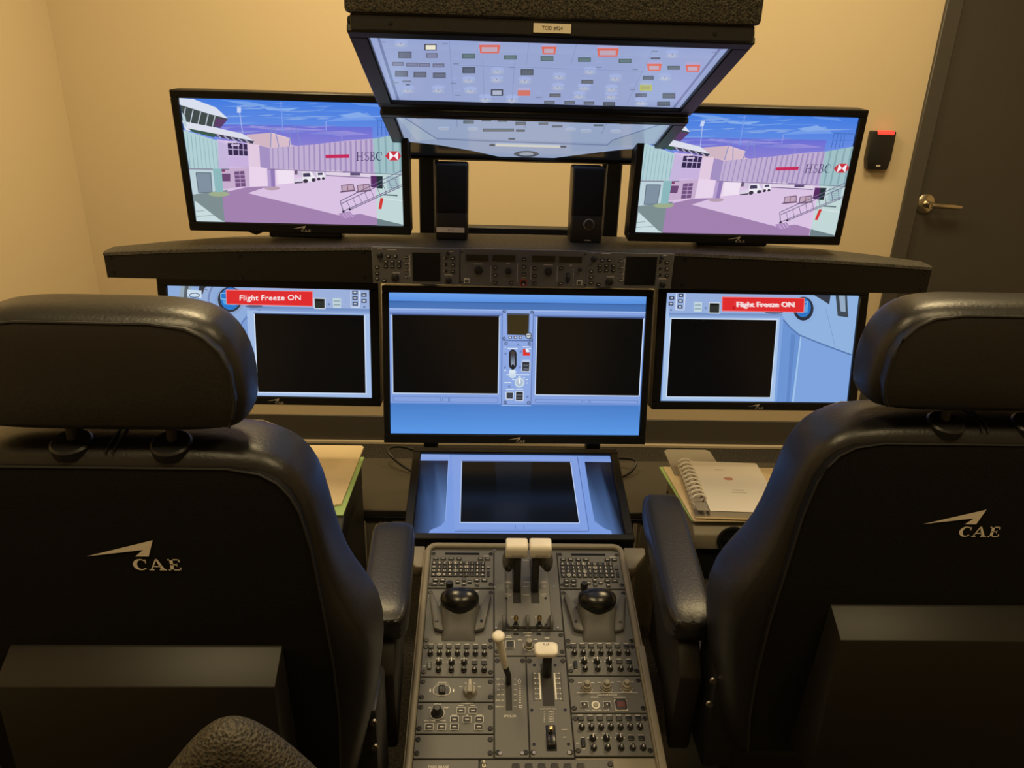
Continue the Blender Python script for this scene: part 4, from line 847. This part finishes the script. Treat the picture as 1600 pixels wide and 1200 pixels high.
for sx in (640,905):
    for k in range(6): c = A(sx, 150+k*9, .012); T += bars([(c[0], c[1], .003, .0008)])
pprint(tq, T, z=.0124)
for zx in (628,776,925):
    a, b = A(zx, 575, .012)
    MB().prism([(a-.0028, b+.014*math.cos(t)*1.15, .011+.019*math.sin(t)) for t in [math.pi*i/12 for i in range(13)]], (.0056,0,0), .001, 1).build('guard_plate', 'panel_dark', tq)
for zx in (703,850):
    a, b = A(zx, 590, .012)
    MB().lathe([(.0062,0),(.006,.002),(.0035,.003),(.0032,.012),(.004,.013)], Matrix.Translation((a,b,.012)) @ Matrix.Rotation(-.35,4,'X'), 14).build('fuel_switch', 'key_black', tq)
    MB().lathe([(.003,.011),(.0046,.014),(.0048,.018),(.0035,.0215)], Matrix.Translation((a,b,.012)) @ Matrix.Rotation(-.35,4,'X'), 14).build('switch_tip', 'brass', tq)
# centre: engine start strip
es0 = B_(640,140)[1]
es = ppanel('engine_start_panel', C1, C2, es0, ty0, 'strip with the engine start knob')
T = text_at('ENGINE', *A(776,648), .0032) + text_at('START', *A(783,665), .0032) + bars([(*A(658,668),.009,.001),(*A(658,677),.013,.001),(*A(728,692),.008,.001),(*A(828,690),.006,.001),(*A(897,680),.009,.0012)])
for zx in (706,849): piece('indicator', 'key', 'gloss_black', es, (*A(zx,650),.003), (.0105,.0050,.0012))
a, b = A(668,720); piece('button', 'key', 'key_black', es, (a,b,.003), (.0135,.0145,.003)); T += outline(a, b, .0165, .0175)
a, b = A(785,728); MB().lathe([(.0085,0),(.008,.006),(.006,.007),(.0055,.020),(.004,.021)], Matrix.Translation((a,b,.003)), 20).build('start_knob', 'knob_grey', es)
T += band(arc(a,b,.0112,.0112,150,390,20), arc(a,b,.0106,.0106,150,390,20))
pprint(es, T, z=.0062)
# centre: speed brake (spoiler) panel
CM = B_(742,450)[0]; cy0 = B_(650,748)[1]
sp = ppanel('spoiler_panel', C1, CM, cy0, es0, 'narrow panel lettered SPOILER with a tall ivory lever')
xs_, ys_ = B_(628,355); yt = B_(628,262)[1]; yb_ = B_(628,462)[1]
piece('lever_slot', 'block', 'matte_black', sp, (xs_,(yt+yb_)/2,.0028), (.0112,yt-yb_,.0006))
T = text_at('SPOILER', *B_(635,497), .0042, .0225)
for zy, nm in ((276,'RET'),(309,'1/4'),(340,'1/2'),(370,'3/4'),(403,'FULL'),(441,'MAX')):
    T += text_at(nm, *B_(566,zy), .0030) + bars([(*B_(592,zy),.005,.0007),(*B_(666,zy),.005,.0007)])
a, b = B_(691,291); T += [[(a-.004,b-.001),(a,b+.006),(a,b+.0048),(a-.0026,b)],[(a+.004,b-.001),(a,b+.006),(a,b+.0048),(a+.0026,b)],rc(a-.002,b-.004,a-.0014,b),rc(a+.0014,b-.004,a+.002,b),rc(a-.002,b-.0046,a+.002,b-.004)]
for k in range(8): T += bars([(*B_(695,318+k*14),.0028,.0012)])
T += outline(*B_(698,441), .0055, .0048, .0007)
pprint(sp, T, z=.0034)
bx0, by0 = B_(630,300); tx, ty_ = B_(567,20,.128); kx, ky = B_(608,200,.045)
MB().tube([(xs_,by0,.0),(xs_-.001,(by0*.5+ky*.5),.024),(kx,ky,.046)], [.0055,.0055,.0058], 12).build('lever_shaft', 'key_black', sp)
v0 = Vector((kx,ky,.044)); v1 = Vector((tx,ty_,.128))
MB().tube([v0, v0.lerp(v1,.04), v0.lerp(v1,.5), v0.lerp(v1,.88), v1], [.0045,.0058,.0066,.0072,.0075], 14).build('lever_grip', 'ivory', sp)
MB().lathe([(.006,-.004),(.0110,-.001),(.0115,.003),(.0098,.006),(.005,.0078)], Matrix.Translation(v1), 18).build('lever_knob', 'ivory', sp)
# centre: flap panel
fl = ppanel('flap_panel', CM, C2, cy0, es0, 'panel with the ivory flap lever and a detent gate')
xf, yf = B_(860,340); yt = B_(860,185)[1]; yb_ = B_(860,436)[1]
piece('lever_slot', 'block', 'matte_black', fl, (xf,(yt+yb_)/2,.0028), (.0215,yt-yb_,.0006))
T = []
for sx in (-1,1):
    gx = xf+sx*.0140; y1 = B_(860,245)[1]; y0 = B_(860,398)[1]
    MB().box((gx-.0014,y0-.001,.003), (gx+.0014,y1+.001,.0045)).build('gate_strip', 'print_white', fl)
    for k in range(6): T += bars([(gx+sx*.0035, y0+(y1-y0)*k/5, .004, .0008), (gx+sx*.0085, y0+(y1-y0)*k/5, .0022, .0024)])
    piece('gate_rib', 'block', 'panel_dark', fl, (xf+sx*.0265,(y0+y1)/2,.003), (.0016,(y1-y0)*1.1,.0012))
T += text_at('FLAP LIMIT (IAS)', *B_(862,458), .0026, .029)
for k in range(5):
    T += text_at(str(k+1) if k < 3 else str(k+1), *B_(838,474+k*14.5), .0026) + text_at(['230KT','210KT','205KT','200KT','190KT'][k], *B_(880,474+k*14.5), .0026)
T += text_at('NORM', *B_(958,580), .0024) + text_at('OFF', *B_(960,626), .0024)
pprint(fl, T, z=.0048)
for zx, zy in [(780,193),(904,193),(765,461),(963,460),(778,666),(983,665)]: piece('screw', 'disc', 'gloss_black', fl, (*B_(zx,zy),.003), (.0058,.0058,.0008))
for zx, zy in [(778,715),(987,715),(577,720),(708,718)]: piece('bolt', 'screw', 'steel', fl if zx > 740 else sp, (*B_(zx,zy),.003), (.0078,.0078,.0016))
hx_, hy_ = B_(851,92,.052); sy_ = B_(856,240)[1]
MB().prism([(xf-.0085,sy_-.012,.002),(xf-.0085,sy_+.010,.002),(xf-.0085,hy_+.004,.046),(xf-.0085,hy_-.010,.046)], (.017,0,0), .004, 2).build('lever_shaft', 'key_black', fl)
MB().prism([(hx_-.0225,hy_+.0085,.044),(hx_-.0215,hy_-.011,.044),(hx_-.016,hy_-.0155,.044),(hx_+.016,hy_-.0155,.044),(hx_+.0215,hy_-.011,.044),(hx_+.0225,hy_+.0085,.044),(hx_+.015,hy_+.0135,.044),(hx_-.015,hy_+.0135,.044)], (0,0,.0135), .0042, 3).build('lever_head', 'ivory', fl)
print_mesh('head_text', text_at('FLAP', hx_, hy_+.006, .0045, .0115), 'print_dark', fl, lambda a, b: (a, b, .0579))
a, b = B_(880,625); MB().box((a-.0085,b-.024,.002), (a+.0085,b+.023,.0045), .001, 1).build('switch_well', 'gloss_black', fl)
MB().prism([(a-.007,b-.022,.003),(a-.007,b+.004,.003),(a-.007,b+.001,.012),(a-.007,b-.018,.012)], (.014,0,0), .002, 2).build('rocker', 'gloss_black', fl)
MB().lathe([(.002,0),(.0046,.002),(.0052,.006),(.0040,.010),(.001,.0115)], Matrix.Translation((a,b+.012,.005)), 16).build('switch_ball', 'brass', fl)
# bottom strip of the pedestal, half out of view
o = ppanel('brake_panel', LW, C1+.030-.055, cy0-.075, cy0-.001, 'panel lettered PARK BRAKE', screws=False)
pprint(o, text_at('PARK BRAKE', *B_(212,800), .0042), z=.0034)
o = ppanel('lower_panel', C1-.024, C2+.065, cy0-.075, cy0-.001, 'panel with a row of dark buttons')
for k in range(6): piece('button', 'key', 'key_black', o, (*B_(670+k*77,798),.003), (.0125,.0085,.003))
piece('toggle', 'toggle', 'ivory', o, (*B_(480,795),.003), (.007,.007,.016))

# ================================================================== pilot seats
def ring(w, y0, y1, h, n=32, e=5.0, dy=None):
    out = []; yc, d_ = (y0+y1)/2, (y1-y0)/2
    for i in range(n):
        a = 2*math.pi*i/n; c, s = math.cos(a), math.sin(a)
        out.append((w*math.copysign(abs(c)**(2/e), c), yc + d_*math.copysign(abs(s)**(2/e), s), h))
    return out
BACK = [(.46,.225,.05,.18),(.50,.242,.035,.19),(.58,.258,.025,.20),(.65,.276,.018,.20),(.74,.290,.010,.20),(.80,.286,.004,.19),(.85,.267,.001,.17),(.90,.246,0,.15),(.97,.234,0,.14),(1.03,.226,0,.135),(1.062,.214,.001,.13),(1.084,.196,.004,.122),(1.098,.170,.012,.113),(1.106,.135,.028,.10),(1.109,.08,.045,.085)]
PANEL = [(.52,.222),(.60,.234),(.70,.240),(.80,.240),(.884,.234),(.979,.225),(1.030,.215),(1.052,.205),(1.068,.192),(1.079,.172),(1.085,.135)]
HEAD = [(1.125,.135,.018,.080),(1.129,.150,.008,.092),(1.140,.159,.002,.099),(1.165,.162,0,.102),(1.20,.161,0,.104),(1.228,.153,.001,.102),(1.248,.140,.004,.098),(1.260,.122,.012,.092),(1.267,.095,.026,.082),(1.269,.05,.040,.07)]
HPAN = [(1.138,.144),(1.150,.150),(1.170,.155),(1.205,.153),(1.228,.144),(1.243,.129),(1.252,.108),(1.256,.07)]
def panel_outline(L): return [(x, h) for h, x in L] + [(-x, h) for h, x in reversed(L)]
def yback(h, T): return float(np.interp(h, [t[0] for t in T], [t[2] for t in T]))
def make_seat(loc, rz, label, arm, arm_x, ex):
    t = empty('pilot_seat', loc, Matrix.Rotation(math.radians(rz), 3, 'Z'), label, 'seat', 'black pilot seats')
    MB().loft([ring(w, y0, y1, h) for h, w, y0, y1 in BACK]).build('backrest', 'leather', t, 60, sub=1)
    def pad(L, T, name, off, m):
        q = panel_outline(L); n = len(q)
        b = MB(); b.add([(x, yback(h,T)-off, h) for x, h in q] + [(x*.985, yback(h,T)+.02, h) for x, h in q], [])
        # strips across, so the pad follows the shell
        k = len(L); fs = []
        for i in range(k-1): fs.append((i, i+1, n-2-i, n-1-i))
        for i in range(n): fs.append((i, (i+1) % n, n+(i+1) % n, n+i))
        b.f = fs; return b.build(name, m, t, 30)
    pad(PANEL, BACK, 'back_panel', .004, 'seat_fabric')
    MB().tube([(x, yback(h,BACK)-.0045, h) for x, h in panel_outline(PANEL)], .0014, 6).build('seam', 'thread', t)
    hr = MB().loft([ring(w, y0, y1, h, e=4.2) for h, w, y0, y1 in HEAD]).build('headrest', 'leather', t, 60, sub=1)
    pad(HPAN, HEAD, 'headrest_panel', .002, 'leather')
    MB().tube([(x, yback(h,HEAD)-.003, h) for x, h in panel_outline(HPAN)], .0018, 6).build('headrest_seam', 'thread', t)
    for sx in (-1,1):
        MB().tube([(.010+sx*.057,.026,1.07),(.010+sx*.057,.030,1.15)], .0060, 10).build('headrest_post', 'steel' if False else 'seat_metal', t)
        MB().lathe([(.0235,-.004),(.0235,.007),(.021,.0095),(.009,.010)], Matrix.Translation((.010+sx*.057,.026,1.0985)) @ Matrix.Rotation(math.radians(14), 4, 'X'), 24).build('post_collar', 'black_plastic', t)
    # stitching over the top of the backrest
    st = [(.0,.010,1.098),(.002,.022,1.105),(.001,.05,1.1095),(0,.085,1.110),(0,.105,1.105)]
    for dx in (-.004,.004): MB().tube([(x+dx,y,h) for x, y, h in st], .0011, 5).build('stitch', 'thread', t)
    def on_shell(h, a, k=1.004):
        w = np.interp(h, [q[0] for q in BACK], [q[1] for q in BACK]); y0 = np.interp(h, [q[0] for q in BACK], [q[2] for q in BACK]); y1 = np.interp(h, [q[0] for q in BACK], [q[3] for q in BACK])
        return (w*k*abs(math.cos(a))**.4*math.copysign(1, math.cos(a)), (y0+y1)/2+(y1-y0)/2*k*abs(math.sin(a))**.4, h)
    hs = [.90,.97,1.03,1.062,1.084,1.096]
    MB().tube([on_shell(h, math.radians(48)) for h in hs] + [on_shell(h, math.radians(132)) for h in reversed(hs)], .0010, 5).build('stitch', 'pale_thread', t)
    # emblem
    print_mesh('emblem', cae_logo(), 'embroidery', t, lambda x, y: (ex+(x-.5)*.081, -.0052, .968+y*.092))
    # lumbar housing at the back
    MB().prism([(-.160,.03,.834),(-.160,-.004,.832),(-.160,-.048,.808),(-.160,-.052,.56),(-.160,.03,.54)], (.338,0,0), .0015, 2).build('rear_housing', 'seat_metal', t)
    # seat cushion and base
    MB().box((-.262,.12,.40), (.262,.53,.50), .04, 4).build('seat_cushion', 'leather', t)
    MB().box((-.20,.16,.30), (.20,.50,.40), .01, 2).build('seat_frame', 'seat_metal', t)
    MB().lathe([(.05,.03),(.05,.30)], Matrix.Translation((0,.36,0)), 20).build('column', 'seat_metal', t)
    MB().box((-.22,.10,0), (.22,.52,.03), .008, 2).build('base_plate', 'seat_metal', t)
    sx = arm_x/abs(arm_x); y0, y1, z0, z1, skew = arm
    # arm pad, tapering away from the viewer
    R_ = []
    for k in range(9):
        s = k/8; y = y0+(y1-y0)*s; z = z0+(z1-z0)*s; e = min(1, math.sin(min(1, (.06+s*6))*math.pi/2)) * min(1, math.sin(min(1, (.30+(1-s)*8))*math.pi/2))
        w_, h_ = .042*(.85+.15*e), .031*(.75+.25*e); cx = arm_x+skew*s
        R_.append([(cx+w_*math.copysign(abs(math.cos(a))**.36, math.cos(a)), y, z-.030+h_*math.copysign(abs(math.sin(a))**.42, math.sin(a))) for a in [2*math.pi*i/20 for i in range(20)]])
    MB().loft(R_).build('armrest', 'leather', t, 60, sub=1)
    MB().tube([(arm_x-.030,y0+.005,z0-.004),(arm_x,y0-.002,z0-.002),(arm_x+.030,y0+.005,z0-.004)], .0012, 5).build('arm_stitch', 'thread', t)
    MB().prism([(arm_x-.020,y0+.02,z0-.055),(arm_x-.020,y1-.12,z0-.05),(arm_x-.020,y0+.10,.48),(arm_x-.020,y0-.01,.40),(arm_x-.020,y0-.02,z0-.10)], (.040,0,0), .006, 2).build('arm_bracket', 'seat_metal', t)
    MB().box((sx*.245-.02,.10,.40), (sx*.245+.03,.20,.62), .008, 2).build('hinge', 'black_plastic', t)
    for zz in (.55,.60): piece('hinge_bolt', 'disc', 'steel', t, (sx*.27,.098,zz), (.012,.012,.004), RX90)
    return t
make_seat((-.515,.785,0), 0, 'black leather pilot seat on the left, its headrest covering part of a side monitor', (.24,.53,.675,.690,-.012), .267, 0)
make_seat((.567,.872,0), 0, 'black leather pilot seat on the right, beside the spiral binder', (.15,.55,.675,.70,.022), -.296, -.020)

# mesh office chair in front, only the top of its back in view
oc = empty('office_chair', (-.300,.50,0), Matrix.Rotation(math.radians(6), 3, 'Z'), 'dark woven mesh office chair back at the bottom edge, behind the left seat', 'chair')
def arch(s_): return [(x*s_, h) for h, x in [(.55,.16),(.65,.165),(.75,.150),(.85,.112),(.90,.086),(.94,.062),(.965,.044),(.985,.027),(.996,.013),(1.0,.0)]]
half = arch(1.0); outl = half + [(-x, h) for x, h in reversed(half[:-1])]
b = MB(); n = len(outl); prof3 = [(0.93,-.018),(1.0,-.010),(1.0,.010),(.93,.018)]
rings = []
for sc, yy in [(.80,-.026),(.93,-.022),(.985,-.012),(1.0,0),(.985,.012),(.93,.022),(.80,.026)]:
    rings.append([(x*sc, yy+.06*(1-(h-.55)/.45)*0, .78+(h-.78)*(sc if h > .78 else 1)) for x, h in outl])
b.loft(rings); b.build('backrest', 'woven_mesh', oc, 60, sub=1)
MB().box((-.03,-.05,.46), (.03,-.025,.62), .006, 2).build('spine', 'black_plastic', oc)
MB().box((-.22,-.50,.42), (.22,-.04,.48), .025, 3).build('seat', 'seat_fabric', oc)
MB().lathe([(.028,.06),(.028,.42)], Matrix.Translation((0,-.26,0)), 14).build('column', 'black_plastic', oc)
for k in range(5):
    a = 2*math.pi*k/5
    MB().tube([(0,-.26,.09),(.24*math.cos(a),-.26+.24*math.sin(a),.055)], [.022,.014], 8).build('base_leg', 'black_plastic', oc)
    MB().lathe([(.024,-.01),(.026,0),(.024,.01)], Matrix.Translation((.24*math.cos(a),-.26+.24*math.sin(a),.027)) @ Matrix.Rotation(math.pi/2, 4, 'X'), 12).build('caster', 'black_plastic', oc)

# ================================================================== low table, consoles, papers
tb = empty('low_table', (0,1.95,0), None, 'dark low table behind the tilted monitor with cables hanging over it', 'table')
MB().box((-.95,-.155,.385), (.95,.145,.405), .003, 1).build('table_top', 'table_laminate', tb)
MB().box((-.95,-.158,.372), (.95,-.150,.386), .001, 1).build('edge_strip', 'cable_rubber', tb)
for x in (-.90,-.385,.37,.90):
    for y in (-.13,.12): MB().box((x-.019,y-.02,0), (x+.019,y+.02,.385), .002, 1).build('leg', 'console_beige', tb)
def side_console(sx, label):
    t = empty('side_console', (sx*.565,1.63,0), None, label, 'console', 'consoles under the papers')
    MB().box((-.165,-.13,0), (.165,.135,.50), .006, 2).build('cabinet', 'console_black', t)
    MB().prism([(-.165,-.145,.50),(-.165,.135,.50),(-.165,.135,.565),(-.165,-.115,.565),(-.165,-.145,.54)], (.33,0,0), .004, 2).build('console_top', 'console_beige' if sx > 0 else 'console_black', t)
    MB().lathe([(.036,0),(.036,.004),(.031,.005),(.029,.001)], Matrix.Translation((sx*-.075,-.146,.528)) @ Matrix.Rotation(math.pi/2, 4, 'X'), 28).build('vent_ring', 'black_plastic', t)
    MB().lathe([(.028,0),(.020,.004),(.006,.006)], Matrix.Translation((sx*-.075,-.146,.528)) @ Matrix.Rotation(math.pi/2, 4, 'X'), 24).build('vent_cone', 'gloss_black', t)
    return t
side_console(-1, 'dark console beside the left seat, under the manila folders')
side_console(1, 'beige topped console with a round vent under the spiral binder')
def sheet(name, label, cat, pts, z0, th, m, group=None, smooth=None):
    o = MB().prism([(x, y, z0) for x, y in pts], (0,0,th), .0006 if th > .002 else 0, 1).build(name, m, None, smooth); return tag(o, label, cat, group)
sheet('card_folder', 'green card folder lying under the manila folder on the left', 'folder', [(-.66,1.510),(-.402,1.510),(-.396,1.790),(-.66,1.790)], .5655, .004, 'green_card', 'folders on the left console')
o = sheet('card_folder', 'cream manila folder on top of the green one on the left', 'folder', [(-.66,1.535),(-.430,1.535),(-.425,1.545),(-.412,1.548),(-.404,1.835),(-.410,1.842),(-.66,1.842)], .570, .006, 'manila', 'folders on the left console')
sheet('card_folder', 'green edged folder lying under the spiral binder', 'folder', [(.395,1.500),(.64,1.500),(.645,1.755),(.372,1.755)], .5655, .004, 'green_card', 'folders under the binder')
sheet('card_folder', 'cream folder between the green folder and the spiral binder', 'folder', [(.397,1.492),(.66,1.492),(.67,1.748),(.380,1.748)], .570, .004, 'manila', 'folders under the binder')
sheet('clipboard', 'grey clipboard sticking out behind the spiral binder', 'clipboard', [(.40,1.70),(.53,1.70),(.525,1.83),(.515,1.84),(.41,1.84),(.40,1.83)], .5742, .003, 'grey_card')
bd = empty('spiral_binder', (.505,1.615,.5775), Matrix.Rotation(math.radians(-2.5), 3, 'Z'), 'white spiral bound manual lying on folders beside the right seat', 'book')
MB().box((-.098,-.125,0), (.110,.125,.003), .001, 1).build('back_cover', 'manila', bd)
MB().box((-.064,-.121,.003), (.104,.121,.019), .001, 1).build('page_block', 'paper', bd)
MB().box((-.066,-.122,.0192), (.105,.116,.0205), .0004, 1).build('front_cover', 'paper', bd)
MB().box((-.0975,-.120,.003), (-.066,.120,.0045)).build('gutter_shade', 'grey_card', bd)  # dark strip painting in the shade of the gutter between the rings
for k in range(10):
    y = .105-k*.0195
    MB().tube([(-.080+.0175*math.cos(a), y+.0012*math.sin(a), .017+.0150*math.sin(a)) for a in [2*math.pi*i/14 for i in range(14)]], .0027, 6, closed=True).build('ring', 'ivory', bd)
MB().box((-.096,-.123,.0205), (-.070,-.088,.0212)).build('index_tab', 'grey_card', bd)
print_mesh('cover_print', [arc(.012,.03,.012,.008,0,345,14)], 'print_red', bd, lambda x, y: (x, y, .0207))
print_mesh('cover_text', bars([(.0,.075,.022,.0035),(.022,-.025,.026,.004),(.022,-.036,.036,.003)]), 'print_grey', bd, lambda x, y: (x, y, .0207))
# cables
def cable(pts, label, r=.004):
    P_ = [Vector(p) for p in pts]; out = []
    for i in range(len(P_)-1):
        a, b, c, d_ = P_[max(0,i-1)], P_[i], P_[i+1], P_[min(len(P_)-1,i+2)]
        for k in range(8):
            s = k/8; out.append(.5*((2*b)+(c-a)*s+(2*a-5*b+4*c-d_)*s*s+(3*b-a-3*c+d_)*s**3))
    out.append(P_[-1]); return tag(MB().tube(out, r, 6).build('cable', 'cable_rubber', None, 60), label, 'cable', 'loose black cables')
cable([(-.10,2.05,.41),(-.20,2.06,.415),(-.33,2.10,.44),(-.37,2.05,.45),(-.30,2.00,.415),(-.2,1.97,.41),(-.1,1.96,.41)], 'black cable looping over the low table left of the tilted monitor')
cable([(.14,2.04,.41),(.28,2.06,.43),(.37,2.03,.44),(.33,1.985,.412),(.22,1.975,.41),(.1,1.98,.41)], 'black cable looping over the low table right of the tilted monitor')
